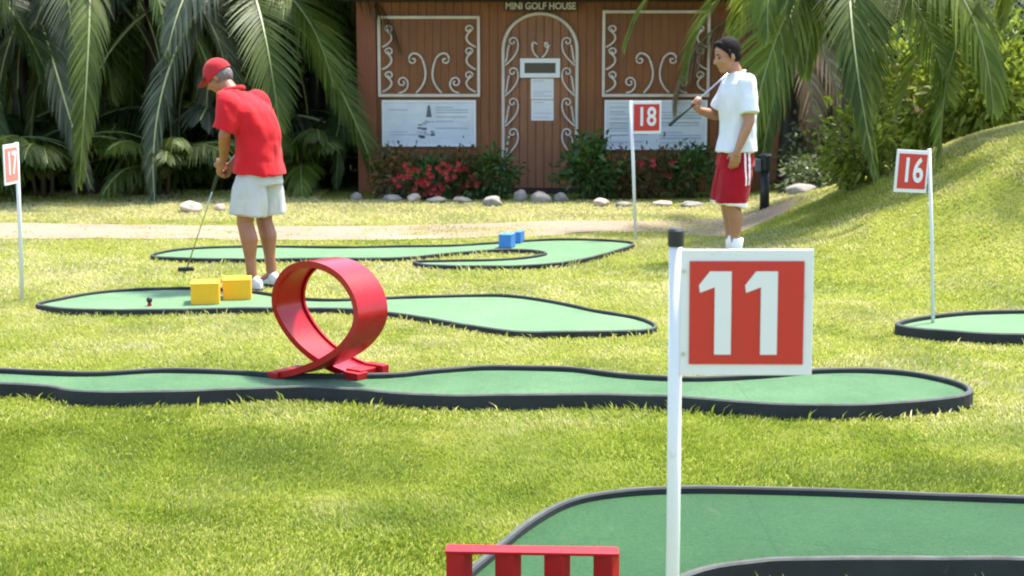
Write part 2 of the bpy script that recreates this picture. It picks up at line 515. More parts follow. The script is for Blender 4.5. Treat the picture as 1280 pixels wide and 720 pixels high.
def lerp_list(L, t):
    i = t * (len(L) - 1); k = min(int(i), len(L) - 2); return L[k].lerp(L[k + 1], i - k)
m = MB(); NX, NYp = 90, 8
vs = []
for i in range(NX + 1):
    a, b = lerp_list(pf, i / NX), lerp_list(pn, i / NX)
    a = a + Vector((0, .10 * noise.noise(Vector((a.x * 2, 0, 3))), 0)); b = b + Vector((0, .12 * noise.noise(Vector((b.x * 2.3, 0, 9))), 0))
    for j in range(NYp + 1):
        p = a.lerp(b, j / NYp); vs.append((p.x, p.y, H(p.x, p.y) + .006))
fs = [(i * (NYp + 1) + j, (i + 1) * (NYp + 1) + j, (i + 1) * (NYp + 1) + j + 1, i * (NYp + 1) + j + 1) for i in range(NX) for j in range(NYp)]
m.add(vs, fs); tag(m.build('path', M['path']), kind='structure')
PATH_POLY = [(p.x, p.y) for p in pf] + [(p.x, p.y) for p in reversed(pn)]

xs = np.concatenate([[-220, -120, -60, -30, -18], np.arange(-12, 16.01, .22), [20, 30, 60, 120, 220]])
ys = np.concatenate([[-60, -20, -6, 0], np.arange(1.5, 24.01, .22), [28, 36, 60, 120, 260]])
X, Y = np.meshgrid(xs, ys)
Z = Hn(X, Y)
v = np.stack([X.ravel(), Y.ravel(), Z.ravel()], 1)
nx, ny = len(xs), len(ys)
q = [(j * nx + i, j * nx + i + 1, (j + 1) * nx + i + 1, (j + 1) * nx + i) for j in range(ny - 1) for i in range(nx - 1)]
me = bpy.data.meshes.new('lawn'); me.from_pydata(v.tolist(), [], q); me.materials.append(M['ground'])
me.polygons.foreach_set('use_smooth', [True] * len(q))
tag(link('lawn', me), kind='structure')

# ------------------------------------------------------------------ grass blades (stuff)
def in_poly(px, py, poly):
    poly = np.array(poly); inside = np.zeros(len(px), bool)
    x0, y0 = poly[:, 0], poly[:, 1]; x1, y1 = np.roll(x0, -1), np.roll(y0, -1)
    bx = (px >= x0.min()) & (px <= x0.max()) & (py >= y0.min()) & (py <= y0.max())
    idx = np.where(bx)[0]
    for a, b, c, d in zip(x0, y0, x1, y1):
        if b == d: continue
        cond = ((b > py[idx]) != (d > py[idx])) & (px[idx] < (c - a) * (py[idx] - b) / (d - b) + a)
        inside[idx] ^= cond
    return inside

def vnoise(x, y, f, seed):                      # smooth value noise on numpy arrays
    r = np.random.default_rng(seed).random((256, 256))
    u, w = x * f, y * f
    i, j = np.floor(u).astype(int), np.floor(w).astype(int)
    a, b = u - i, w - j; a = a * a * (3 - 2 * a); b = b * b * (3 - 2 * b)
    g = lambda p, q: r[p % 256, q % 256]
    return (g(i, j) * (1 - a) + g(i + 1, j) * a) * (1 - b) + (g(i, j + 1) * (1 - a) + g(i + 1, j + 1) * a) * b

def scatter(n, y0, y1, margin):
    y = np.sqrt(rng.random(n) * (y1 * y1 - y0 * y0) + y0 * y0)
    x = (rng.random(n) * 2 - 1) * (y * .335 + margin)
    return x, y
bx, by, bh, bw = [], [], [], []
for n, y0, y1, h, w, mg in ((14000, 2.0, 4.4, .017, .0035, .3), (260000, 4.4, 7.0, .0155, .0024, .5), (230000, 7.0, 10.5, .016, .0034, .7), (170000, 10.5, 15.5, .017, .0055, .9), (70000, 15.5, 19.2, .018, .009, 1)):
    x, y = scatter(n, y0, y1, mg)
    bx.append(x); by.append(y); bh.append(np.full(n, h)); bw.append(np.full(n, w))
bx, by, bh, bw = map(np.concatenate, (bx, by, bh, bw))
keep = np.ones(len(bx), bool)
for k, o in OUT.items():
    keep &= ~in_poly(bx, by, [(p.x, p.y) for p in inset(o, -.006)])
onpath = in_poly(bx, by, PATH_POLY)
keep &= ~(onpath & (rng.random(len(bx)) > .03 + .55 * np.clip((vnoise(bx, by, 1.7, 31) * .6 + vnoise(bx, by, 6, 32) * .4 - .52) / .25, 0, 1)))
keep &= ~((by > 17.9) & (bx > -2.2) & (bx < 2.9))
keep &= rng.random(len(bx)) < (.45 + .75 * vnoise(bx, by, 2.2, 5))
bx, by, bh, bw = bx[keep], by[keep], bh[keep], bw[keep]
# tufts along the rims, where the mower does not reach
tx, ty = [], []
for k, o in OUT.items():
    oo = inset(o, -.02)
    for p in oo:
        if p.y > 17: continue
        for _ in range(int(8 * max(0, noise.noise(p * 2.3) + .30) + 1)):
            tx.append(p.x + random.gauss(0, .022)); ty.append(p.y + random.gauss(0, .016) - .006)
tx, ty = np.array(tx), np.array(ty)
kk = np.ones(len(tx), bool)
for k, o in OUT.items(): kk &= ~in_poly(tx, ty, [(p.x, p.y) for p in inset(o, -.004)])
tx, ty = tx[kk], ty[kk]
nt = len(tx)
bx, by = np.concatenate([bx, tx]), np.concatenate([by, ty])
bh = np.concatenate([bh, .018 + .030 * rng.random(nt) ** 2]); bw = np.concatenate([bw, np.full(nt, .005)])
N = len(bx)
bz = Hn(bx, by)
clump = vnoise(bx, by, 9, 11)
patch = .55 * vnoise(bx, by, .9, 3) + .45 * vnoise(bx, by, 3.1, 4)
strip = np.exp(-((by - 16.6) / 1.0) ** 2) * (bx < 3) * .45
tone = np.clip(.02 + .60 * patch + .20 * clump + strip + .31 * np.clip((by - 6.2) / 3, 0, 1) - .05 + .24 * (rng.random(N) - .5), 0, .93)  # tone climbs with distance: the brighter sunlit mid lawn painted into the blades
straw = rng.random(N) < .04 + .34 * np.clip((vnoise(bx, by, 1.1, 21) * .6 + vnoise(bx, by, 4.3, 23) * .4 - .55) / .2, 0, 1)
tone[straw] = np.clip(tone[straw] + .4, .7, 1)
hh = bh * (.55 + .6 * rng.random(N) + .55 * clump)
az = rng.random(N) * 6.283; lean = hh * (.25 + .9 * rng.random(N))
la = rng.random(N) * 6.283 * .5 + 6.283 * vnoise(bx, by, 1.8, 8)
dx, dy = np.cos(la) * lean, np.sin(la) * lean
wx, wy = np.cos(az) * bw, np.sin(az) * bw
V = np.empty((N, 5, 3), np.float32)
V[:, 0] = np.stack([bx - wx, by - wy, bz - .004], 1)
V[:, 1] = np.stack([bx + wx, by + wy, bz - .004], 1)
V[:, 2] = np.stack([bx + dx * .35 + wx * .8, by + dy * .35 + wy * .8, bz + hh * .62], 1)
V[:, 3] = np.stack([bx + dx * .35 - wx * .8, by + dy * .35 - wy * .8, bz + hh * .62], 1)
V[:, 4] = np.stack([bx + dx, by + dy, bz + hh], 1)
me = bpy.data.meshes.new('grass')
me.vertices.add(N * 5); me.vertices.foreach_set('co', V.ravel())
base = (np.arange(N) * 5)[:, None]
li = np.concatenate([base + np.array([0, 1, 2, 3]), base + np.array([3, 2, 4])], 1).ravel().astype(np.int32)
me.loops.add(N * 7); me.loops.foreach_set('vertex_index', li)
me.polygons.add(N * 2)
ls = np.stack([np.arange(N) * 7, np.arange(N) * 7 + 4], 1).ravel().astype(np.int32)
me.polygons.foreach_set('loop_start', ls)
me.update(calc_edges=True); me.validate()
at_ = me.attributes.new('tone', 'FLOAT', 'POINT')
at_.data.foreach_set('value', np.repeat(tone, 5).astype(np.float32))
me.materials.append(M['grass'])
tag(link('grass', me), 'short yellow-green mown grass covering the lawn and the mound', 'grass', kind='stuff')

# ------------------------------------------------------------------ signs
def text_mesh(s, size, mat, ext=.001, bold=.0):
    c = bpy.data.curves.new('t', 'FONT'); c.body = s; c.size = size; c.extrude = ext; c.offset = bold
    c.align_x = 'CENTER'; c.align_y = 'CENTER'; c.resolution_u = 4
    o = bpy.data.objects.new('t', c); col.objects.link(o)
    dg = bpy.context.evaluated_depsgraph_get()
    me = bpy.data.meshes.new_from_object(o.evaluated_get(dg)); bpy.data.objects.remove(o)
    me.materials.clear(); me.materials.append(mat)
    return me

def sign(base, top, side, yaw, digits, label, pw=.26, ph=.262, pr=.0135, cap=False, drop=.02, roll=0, glyph=None, field='sign_red'):
    """pole from base to top; panel hangs to the side (+1 right / -1 left) of the pole, turned by yaw"""
    base, top = Vector(base), Vector(top)
    root = empty('hole_sign', base, label, 'hole sign', group='numbered hole signs')
    p = MB(); p.tube([Vector((0, 0, -.05)), (top - base) * .5 + Vector((.002, 0, 0)), top - base], pr, 12)
    p.build('pole', M['white'], root, True)
    if cap:
        c = MB(); d = (top - base)
        c.tube([d * .985, d * .99, d * 1.012 + Vector((0, 0, 0)), d * 1.016], [pr * 1.12, pr * 1.2, pr * 1.2, pr * .9], 14)
        c.build('pole_cap', M['black'], root, False)
    # panel frame
    pan = MB(); pan.box((0, 0, 0), (pw, .008, ph))
    po = pan.build('panel', M['sign_white'], root, bevel=.002)
    ctr = (top - base) + Vector((0, 0, -drop - ph / 2)) + Matrix.Rotation(yaw, 3, 'Z') @ Vector((side * (pw / 2 + pr * .7), -pr * .4, 0))
    po.location = ctr; po.rotation_euler = (0, roll, yaw)
    fld = MB(); fld.box((0, 0, 0), (pw * .86, .003, ph * .82)); fo = fld.build('red_field', M[field], po, bevel=.0006)
    fo.location = (0, -.0058, 0)
    if glyph:
        gm = MB()
        for gx in glyph:
            h, w = ph * .66, pw * .125
            pts = [(-w / 2 + .02 * pw, -h / 2), (w / 2 + .02 * pw, -h / 2), (w / 2 + .02 * pw, h / 2), (-w / 2 - .005, h / 2), (-w / 2 - .028 * 1.0, h / 2 - .030), (-w / 2 - .026, h / 2 - .046), (-w / 2 + .02 * pw, h / 2 - .034)]
            vs = [(x + gx, -.0012, z) for x, z in pts] + [(x + gx, .0012, z) for x, z in pts]; n = len(pts)
            gm.add(vs, [tuple(range(n)), tuple(reversed(range(n, 2 * n)))] + [(i, (i + 1) % n, n + (i + 1) % n, n + i) for i in range(n)])
        d = gm.build('digits', M['sign_white'], po); d.location = (0, -.0085, 0)
    else:
        d = link('digits', text_mesh(digits, ph * .80, M['sign_white'], .001, .004), po)
        d.rotation_euler = (math.pi / 2, 0, 0); d.location = (0, -.0085, 0); d.scale = (.8, 1, 1)
    for z in (-.09, .09):
        sm = MB(); sm.tube([(0, 0, 0), (0, -.004, 0)], .004, 8)
        b = sm.build('screw', M['steel'], po); b.location = (-side * (pw / 2 - .008), -.003, z)
    return root
YS = 3.40
t11 = aty(845, 309, YS); g11 = Vector((t11.x + .004, YS + .01, 0))
s = 1 / YS * FPX
sign(g11, aty(845, 297, YS), 1, R(-3), '11', 'large white-bordered red sign reading 11 on a white pole, nearest of all', pw=.283, ph=.273, pr=.0148, cap=True, drop=.0235, roll=R(-.4), glyph=(-.056, .042))
b16 = at(1167, 412); sign(b16, aty(1161.5, 186, b16.y), -1, R(24), '16', 'red sign reading 16 on a thin white pole before the grassy mound', pw=.235, ph=.25, pr=.011, drop=.004, roll=R(4))
b18 = at(795, 300); sign(b18, aty(788, 126, b18.y), 1, R(14), '18', 'red sign reading 18 in front of the white notice board right of the door', pw=.275, ph=.285, pr=.014, drop=.004)
b17 = at(28, 377); sign(b17, aty(20.5, 178, b17.y), -1, R(86), '17', 'faded red and white sign turned edgewise on a thin pole at the palms', pw=.24, ph=.262, pr=.0135, drop=.004, field='sign_faded')

# ------------------------------------------------------------------ red loop obstacle
def loop():
    th = R(38); e1 = Vector((math.cos(th), -math.sin(th), 0)); e2 = Vector((math.sin(th), math.cos(th), 0)); ez = Vector((0, 0, 1))
    Rr, w, pitch, tk = .302, .208, .215, .026
    c = at(374, 478, .050); c.z = .050
    root = empty('loop_obstacle', c, 'glossy red looping ramp standing upright on the wavy lane', 'golf obstacle')
    kx = 1.27
    ctl = [(-.155, .014), (-.09, .026), (0, .064), (.115, .135), (.205, .225), (.258, .345), (.236, .470), (.145, .572), (0, .612), (-.145, .572), (-.236, .470), (-.262, .345), (-.215, .220), (-.125, .115), (-.01, .045), (.10, .016), (.13, .010)]
    sp = spline([Vector((x * kx, 0, .010 + (z - .010) * .93)) for x, z in ctl], False, .0140)
    path = []
    acc = 0; tot = sum((sp[i + 1] - sp[i]).length for i in range(len(sp) - 1))
    for i, p in enumerate(sp):
        t = (sp[min(i + 1, len(sp) - 1)] - sp[max(i - 1, 0)]).normalized()
        if i: acc += (sp[i] - sp[i - 1]).length
        f = acc / tot; f = min(1, max(0, (f - .06) / .88))
        path.append((e1 * p.x + ez * p.z, e1 * -t.z + ez * t.x, pitch * f))
    m = MB(); vs = []
    for p, n, a in path:
        o = p + e2 * a
        prof = [(0, 0), (0, .016), (.013, .016), (.013, .004), (w - .013, .004), (w - .013, .016), (w, .016), (w, 0)]
        prof = [(u, h) for u, h in prof] + [(w, -tk + .01), (0, -tk + .01)]
        for u, h in prof: vs.append(o + e2 * u + n * h)
    K = 10
    fs = [(i * K + j, i * K + (j + 1) % K, (i + 1) * K + (j + 1) % K, (i + 1) * K + j) for i in range(len(path) - 1) for j in range(K)]
    fs += [tuple(range(K)), tuple((len(path) - 1) * K + j for j in range(K))]
    m.add(vs, fs); lo_ = m.build('looping_track', M['red'], root, True); lo_.data.set_sharp_from_angle(angle=R(35))
    g_ = MB(); g_.box(e1 * -.175 + e2 * (w / 2 - .01) + ez * .016, (.07, w + .01, .030), math.atan2(e1.y, e1.x)); g_.build('entry_foot', M['red_dry'], root, bevel=.005)
    # exit foot and side bracket
    f = MB(); rz = math.atan2(e1.y, e1.x)
    f.box(e1 * .155 + e2 * (pitch + .02) + ez * .018, (.10, .08, .036), rz)
    f.build('exit_foot', M['red_dry'], root, bevel=.004)
    b = MB(); b.box(e1 * .165 + e2 * (pitch + .16) + ez * .036, (.13, .05, .042), rz); b.box(e1 * .14 + e2 * (pitch + .10) + ez * .03, (.10, .16, .03), rz)
    b.build('side_bracket', M['red_dry'], root, bevel=.004)
    s = MB(); s.box(e1 * .03 + e2 * .12 + ez * -.008 , (.14, .16, .012), rz); s.build('base_plate', M['black'], root)
loop()

# ------------------------------------------------------------------ red hurdle with four posts (near lane)
def hurdle():
    L = aty(556, 690, 4.36); L.z = 0
    yaw = R(-3)
    root = empty('hurdle_obstacle', (L.x, L.y, 0), 'worn red hurdle of four boards under a top rail on the near lane', 'golf obstacle', yaw)
    zt = aty(556, 689, 4.36).z
    W, dp = .490, .066
    m = MB(); m.box((W / 2, dp / 2, zt - .004), (W, dp, .009)); m.build('top_rail', M['red_dry'], root, bevel=.002)
    for k in range(4):
        b = MB(); x = .038 + k * (W - .072) / 3
        b.box((x, dp / 2, (zt - .009 + ZF) / 2), (.060, .050, zt - .009 - ZF), R(-26)); b.build('post', M['red_dry'], root, bevel=.003)
hurdle()

# ------------------------------------------------------------------ yellow and blue blocks, marker peg
def block(name, px0, px1, pytop, pybase, yaw, mat, label, cat, depth, group, lid=.0):
    ZF = .025
    b = at((px0 + px1) / 2, pybase, ZF)
    s = FPX / b.y * .985
    w = (px1 - px0) / s; h = (pybase - pytop) / s - depth * 0.13
    root = empty(name, (b.x, b.y, ZF - .002), label, cat, yaw, group)
    m = MB(); m.box((0, depth / 2, h / 2), (w, depth, h)); m.build('box_body', mat, root, bevel=.006)
    e = MB()
    e.box((0, depth / 2, h + .003), (w + .003, depth + .003, .007)); e.build('top_board', mat, root, bevel=.003)
    return root
block('block_obstacle', 239, 274, 350, 381, R(8), M['yellow'], 'left of the two yellow blocks on the narrow-waisted lane', 'golf obstacle', .20, 'yellow blocks on the lane')
block('block_obstacle', 279, 314, 345.5, 375, R(8), M['yellow'], 'right of the two yellow blocks, by the feet of the man in red', 'golf obstacle', .20, 'yellow blocks on the lane')
block('block_obstacle', 623, 639, 291, 310, R(-14), M['blue'], 'larger blue block on the far folded lane', 'golf obstacle', .16, 'blue blocks on the lane')
block('block_obstacle', 643, 651, 288, 304, R(-14), M['blue'], 'smaller narrow blue block behind the larger blue one', 'golf obstacle', .14, 'blue blocks on the lane')
pg = at(187, 383, .024); root = empty('marker_peg', pg, 'small dark peg standing in the left end of the narrow-waisted lane', 'marker peg')
m = MB(); m.tube([(0, 0, 0), (0, 0, .03)], [.016, .010], 10); m.build('stem', M['red_dry'], root)
m = MB(); m.ball((0, 0, .042), .02); m.build('knob', M['black'], root, True)

# ------------------------------------------------------------------ house
YH = 19.0
hs = lambda px, py: aty(px, py, YH)
def house():
    xl, xr = hs(446, 100).x, 2.95
    zt = 2.42
    root = empty('wooden_house', ((xl + xr) / 2, YH, 0), 'brown plank clubhouse with white scrolled ironwork and an arched door', 'house')
    o = Vector((-(xl + xr) / 2, -YH, 0))
    def P(px, py, dy=0.0): v = hs(px, py) + o; v.y += dy; return v
    w = MB(); x = xl
    dl, dr = hs(630, 100).x, hs(720, 100).x
    while x < xr - .01:
        pw = .104
        zz0 = 0.0
        w.box((x + pw / 2 + o.x, .03 + random.uniform(-.002, .002), zt / 2), (pw - .0035, .05, zt)); x += pw
    w.box(((xl + xr) / 2 + o.x, .07, zt / 2), (xr - xl - .02, .03, zt))
    w.box((xl + .06 + o.x, 1.75, zt / 2), (.05, 3.3, zt)); w.box((xr - .06 + o.x, 1.75, zt / 2), (.05, 3.3, zt)); w.box(((xl + xr) / 2 + o.x, 3.4, zt / 2), (xr - xl, .06, zt))
    w.build('wall', M['wall'], root, bevel=.003)
    for px in (459,):
        p = MB(); a, b = P(447, 100), P(471, 100); p.box(((a.x + b.x) / 2, -.035, zt / 2 - .03), (b.x - a.x, .07, zt - .06)); p.build('corner_post', M['post'], root, bevel=.006)
    # eave beam, rafters, roof
    e = MB(); e.box(((xl + xr) / 2 + o.x, -.05, 2.31), (xr - xl + .3, .10, .16)); e.build('eave_beam', M['eave'], root, bevel=.004)
    rf = MB()
    y0, y1, z0, z1 = -.75, 4.1, 2.36, 2.40
    rw = (xr - xl) / 2 + .55; cx = (xl + xr) / 2 + o.x
    for (ya, za, yb, zb) in ((y0, 2.30, 1.7, 3.45), (1.7, 3.45, y1, 2.30)):
        vs = [(cx - rw, ya, za), (cx + rw, ya, za), (cx + rw, yb, zb), (cx - rw, yb, zb)]
        vs += [(a, b, c + .12) for a, b, c in vs]
        rf.add(vs, [(0, 1, 2, 3), (7, 6, 5, 4), (0, 4, 5, 1), (2, 6, 7, 3), (1, 5, 6, 2), (0, 3, 7, 4)])
    rf.build('roof', M['thatch'], root)
    # --- scrolls
    def scroll(px, py, turns, r0, flip=1, start=0, n=26):
        pts = []
        for i in range(n):
            t = i / (n - 1); a = start + flip * turns * 2 * math.pi * t; r = r0 * (1 - .82 * t)
            pts.append((px + r * math.cos(a), py + r * math.sin(a)))
        return pts
    def curve_px(mb, pts, r=.013, dy=-.05):
        mb.tube([P(x, y, dy) for x, y in pts], r, 6)
    def bez(p0, p1, p2, p3, n=16):
        return [tuple((1 - t) ** 3 * a + 3 * (1 - t) ** 2 * t * b + 3 * (1 - t) * t * t * c + t ** 3 * d for a, b, c, d in zip(p0, p1, p2, p3)) for t in [i / n for i in range(n + 1)]]
    def s_curve(mb, x, y0, y1, side, wdt):
        # an S with curled ends hugging one side of a panel
        h = y1 - y0
        pts = bez((x, y1), (x + side * wdt * 1.3, y1 - h * .25), (x + side * wdt * 1.2, y0 + h * .45), (x + side * wdt * .35, y0 + h * .22))
        curve_px(mb, pts, .0140)
        curve_px(mb, scroll(x + side * wdt * .75, y0 + h * .2, 1.1, wdt * .45, side, math.pi if side > 0 else 0), .012)
    for (x0, y0, x1, y1, lab) in ((473, 20, 600, 121, 'l'), (752, 13, 888, 121, 'r')):
        a, b = P(x0, y1), P(x1, y0)
        pn_ = MB(); n = 13
        for k in range(n):
            xa = a.x + (b.x - a.x) * k / n; xb = a.x + (b.x - a.x) * (k + 1) / n
            pn_.box(((xa + xb) / 2, -.012, (a.z + b.z) / 2), (xb - xa - .002, .024, b.z - a.z - .01))
        win = pn_.build('shutter', M['panel'], root, bevel=.002)
        fr = MB(); fw = .034
        fr.box(((a.x + b.x) / 2, -.035, b.z - fw / 2), (b.x - a.x, .03, fw)); fr.box(((a.x + b.x) / 2, -.035, a.z + fw / 2), (b.x - a.x, .03, fw))
        fr.box((a.x + fw / 2, -.035, (a.z + b.z) / 2), (fw, .028, b.z - a.z - 2 * fw)); fr.box((b.x - fw / 2, -.035, (a.z + b.z) / 2), (fw, .028, b.z - a.z - 2 * fw))
        fr.build('frame', M['cream'], win, bevel=.003)
        ir = MB(); W_, H_ = x1 - x0, y1 - y0; cx_ = (x0 + x1) / 2
        for sd in (-1, 1):
            # centre lyre
            curve_px(ir, bez((cx_ + sd * 16, y1 - 5), (cx_ + sd * 4, y1 - 16), (cx_ - sd * -1, y1 - 28), (cx_ + sd * 8, y1 - 46)) , .0140)
            curve_px(ir, bez((cx_ + sd * 8, y1 - 46), (cx_ + sd * 12, y1 - 56), (cx_ + sd * 24, y1 - 58), (cx_ + sd * 25, y1 - 47)), .0140)
            curve_px(ir, scroll(cx_ + sd * 20, y1 - 46, .9, 5, sd, 0 if sd > 0 else math.pi), .012)
            # low side curls
            curve_px(ir, bez((cx_ + sd * 38, y1 - 5), (cx_ + sd * 22, y1 - 6), (cx_ + sd * 24, y1 - 25), (cx_ + sd * 34, y1 - 24)), .013)
            curve_px(ir, scroll(cx_ + sd * 33, y1 - 18, 1.0, 6, sd, -math.pi / 2), .012)
            ex = cx_ + sd * (W_ / 2 - 5)
            for (ya, yb) in ((y1 - 32, y1 - 6), (y1 - 62, y1 - 34), (y1 - 90, y1 - 62)):
                s_curve(ir, ex, ya, yb, -sd, 12)
        ir.build('ironwork', M['cream'], win, True)
    # --- notice boards
    for (x0, y0, x1, y1, k) in ((478, 125, 595, 183, 0), (755, 125, 884, 187, 1)):
        a, b = P(x0, y1), P(x1, y0)
        bd = MB(); bd.box(((a.x + b.x) / 2, -.022, (a.z + b.z) / 2), (b.x - a.x, .02, b.z - a.z)); board = bd.build('notice_board', M['board'], root, bevel=.003)
        fr = MB(); fw = .028; yb_ = -.036
        fr.box(((a.x + b.x) / 2, yb_, b.z - fw / 2), (b.x - a.x, .012, fw)); fr.box(((a.x + b.x) / 2, yb_, a.z + fw / 2), (b.x - a.x, .012, fw))
        fr.box((a.x + fw / 2, yb_, (a.z + b.z) / 2), (fw, .011, b.z - a.z - 2 * fw)); fr.box((b.x - fw / 2, yb_, (a.z + b.z) / 2), (fw, .011, b.z - a.z - 2 * fw))
        fr.build('frame', M['white'], board, bevel=.002)
        ink = MB(); rr = random.Random(3 + k)
        cols_ = ((a.x + .08, a.x + (b.x - a.x) * .44), (a.x + (b.x - a.x) * .57, b.x - .09)) if k == 0 else ((a.x + .06, a.x + (b.x - a.x) * .24), (a.x + (b.x - a.x) * .28, a.x + (b.x - a.x) * .47), (a.x + (b.x - a.x) * .54, b.x - .07))
        for (xa, xb) in cols_:
            z = b.z - .085
            while z > a.z + .07:
                hgt = rr.choice((.010, .012, .018)); ln = (xb - xa) * rr.choice((1, 1, .95, .8, .55))
                ink.box((xa + ln / 2, -.0335, z), (ln, .003, hgt), 0, rr.choice((0, 0, 1))); z -= rr.choice((.030, .034, .052))
        c = a.x + (b.x - a.x) * .5
        if k == 0:
            ink.add([(c - .035, -.0345, b.z - .20), (c + .035, -.0345, b.z - .20), (c + .012, -.0345, b.z - .06), (c - .012, -.0345, b.z - .06)], [(0, 1, 2, 3)], 2)
            for q in range(16): ink.box((c + rr.uniform(-.12, .05), -.0345, a.z + rr.uniform(.08, .3)), (rr.uniform(.02, .09), .003, rr.uniform(.01, .03)), 0, rr.choice((0, 2)))
        ink.build('printed_lines', [M['ink'], M['ink2'], M['ink3']], board, flip=False)
    # --- door
    L_, R_, top, bot, spring = P(629, 100), P(721, 100), P(675, 17).z, P(675, 235).z, P(675, 62).z
    cx_ = (L_.x + R_.x) / 2; rx = (R_.x - L_.x) / 2; rz = top - spring
    n = 9; d = MB()
    for k in range(n):
        xa = L_.x + (R_.x - L_.x) * k / n + .003; xb = L_.x + (R_.x - L_.x) * (k + 1) / n - .003
        za = spring + rz * math.sqrt(max(0, 1 - ((xa - cx_) / rx) ** 2)); zb = spring + rz * math.sqrt(max(0, 1 - ((xb - cx_) / rx) ** 2))
        vs = [(xa, -.02, bot), (xb, -.02, bot), (xb, -.02, zb), (xa, -.02, za), (xa, .003, bot), (xb, .003, bot), (xb, .003, zb), (xa, .003, za)]
        d.add(vs, [(0, 1, 2, 3), (7, 6, 5, 4), (0, 4, 5, 1), (1, 5, 6, 2), (2, 6, 7, 3), (3, 7, 4, 0)])
    door = d.build('door', M['door'], root, bevel=.003)
    fr = MB(); pts = [(L_.x, -.03, bot)] + [(L_.x, -.03, bot + (spring - bot) * t) for t in (.25, .5, .75)] + [(cx_ - rx * math.cos(math.pi * t / 20), -.03, spring + rz * math.sin(math.pi * t / 20)) for t in range(21)] + [(R_.x, -.03, bot + (spring - bot) * t) for t in (.75, .5, .25)] + [(R_.x, -.03, bot)]
    fr.tube(pts, .021, 8); fr.build('arched_frame', M['cream'], door, True)
    ir = MB()
    for sd, ex in ((1, 631), (-1, 719)):
        for ya in (44, 82, 120, 158):
            yb = ya + 38
            curve_px(ir, bez((ex, yb), (ex + sd * 10, yb - 8), (ex + sd * 19, yb - 18), (ex + sd * 16, ya + 8)), .0125, -.045)
            curve_px(ir, scroll(ex + sd * 10, ya + 8, 1.1, 6, -sd, 0 if sd > 0 else math.pi), .0115, -.045)
            curve_px(ir, bez((ex + sd * 1, yb - 4), (ex + sd * 4, yb - 14), (ex + sd * 3, yb - 22), (ex + sd * 6, ya + 12)), .0115, -.045)
    for sd in (-1, 1):
        curve_px(ir, bez((675 + sd * 2, 72), (675 + sd * 12, 66), (675 + sd * 12, 50), (675 + sd * 5, 54)), .0125, -.045)
        curve_px(ir, scroll(675 + sd * 8, 56, .8, 4, sd, 0), .0115, -.045)
    ir.build('ironwork', M['cream'], door, True)
    a, b = P(650, 97), P(700, 73)
    wf = MB(); fw = .052
    wf.box(((a.x + b.x) / 2, -.04, b.z - fw / 2), (b.x - a.x, .036, fw)); wf.box(((a.x + b.x) / 2, -.04, a.z + fw / 2), (b.x - a.x, .036, fw))
    wf.box((a.x + fw / 2, -.04, (a.z + b.z) / 2), (fw, .035, b.z - a.z - 2 * fw)); wf.box((b.x - fw / 2, -.04, (a.z + b.z) / 2), (fw, .035, b.z - a.z - 2 * fw))
    wo = wf.build('door_window', M['white'], door, bevel=.003)
    gl = MB(); gl.box(((a.x + b.x) / 2, -.028, (a.z + b.z) / 2), (b.x - a.x - .03, .01, b.z - a.z - .03)); gl.build('pane', M['glass'], wo)
    for (x0, y0, x1, y1, lean) in ((663.5, 98, 692, 124, .0), (664, 125, 692, 150.5, .01)):
        a, b = P(x0, y1), P(x1, y0)
        pm = MB(); pm.box(((a.x + b.x) / 2, -.0235 - lean * .2, (a.z + b.z) / 2), (b.x - a.x, .004, b.z - a.z)); po = pm.build('paper_notice', M['sign_white'], door)
        ik = MB(); z = b.z - .03
        while z > a.z + .03:
            ln = (b.x - a.x - .05) * random.choice((1, .9, .6)); ik.box((a.x + .025 + ln / 2, -.0268 - lean * .2, z), (ln, .002, .008), 0, random.choice((0, 1))); z -= .025
        ik.build('printed_lines', [M['ink2'], M['ink']], po)
    st = MB(); st.box((cx_, -.10, bot - .05), (R_.x - L_.x + .06, .26, .09)); st.build('door_step', M['eave'], root, bevel=.005)
    # --- carved name board above the door
    a, b = P(630, 13.5), P(721, 3)
    nb = MB(); nb.box(((a.x + b.x) / 2, -.112, (a.z + b.z) / 2), (b.x - a.x, .02, b.z - a.z)); no = nb.build('name_board', M['eave'], root, bevel=.002)
    t = link('lettering', text_mesh('MINI GOLF HOUSE', .118, M['cream'], .004, .003), no)
    t.rotation_euler = (math.pi / 2, 0, 0); t.location = ((a.x + b.x) / 2, -.127, (a.z + b.z) / 2)
    wd = max(v.co.x for v in t.data.vertices) - min(v.co.x for v in t.data.vertices)
    t.scale = ((b.x - a.x) * .96 / wd, .95, 1)
house()

# wall to the right of the house, bollard
a, b = aty(905, 200, 20.6), aty(1010, 200, 20.6)
root = empty('garden_wall', ((a.x + b.x) / 2, 20.6, 0), 'low terracotta plastered wall behind the man in the white shirt', 'wall')
m = MB(); m.box((0, 0, .85), (b.x - a.x, .18, 1.7)); m.build('wall', M['plaster'], root, bevel=.01)
m = MB(); m.box((0, 0, 1.73), (b.x - a.x + .08, .26, .06)); m.build('coping', M['rock_pink'], root, bevel=.01)
p = at(955, 274)
root = empty('path_light', (p.x, p.y, H(p.x, p.y)), 'short black garden light post on the grass behind the man in white', 'garden light')
m = MB(); m.tube([(0, 0, -.05), (0, 0, .38)], .048, 14); m.build('post', M['graphite'], root, True)
m = MB(); m.tube([(0, 0, .38), (0, 0, .40), (0, 0, .52), (0, 0, .53), (0, 0, .55)], [.055, .062, .062, .07, .05], 14); m.build('lamp_head', M['graphite'], root, False)
m = MB(); m.box((-.075, -.01, .44), (.05, .10, .12)); m.build('junction_box', M['ink3'], root, bevel=.004)

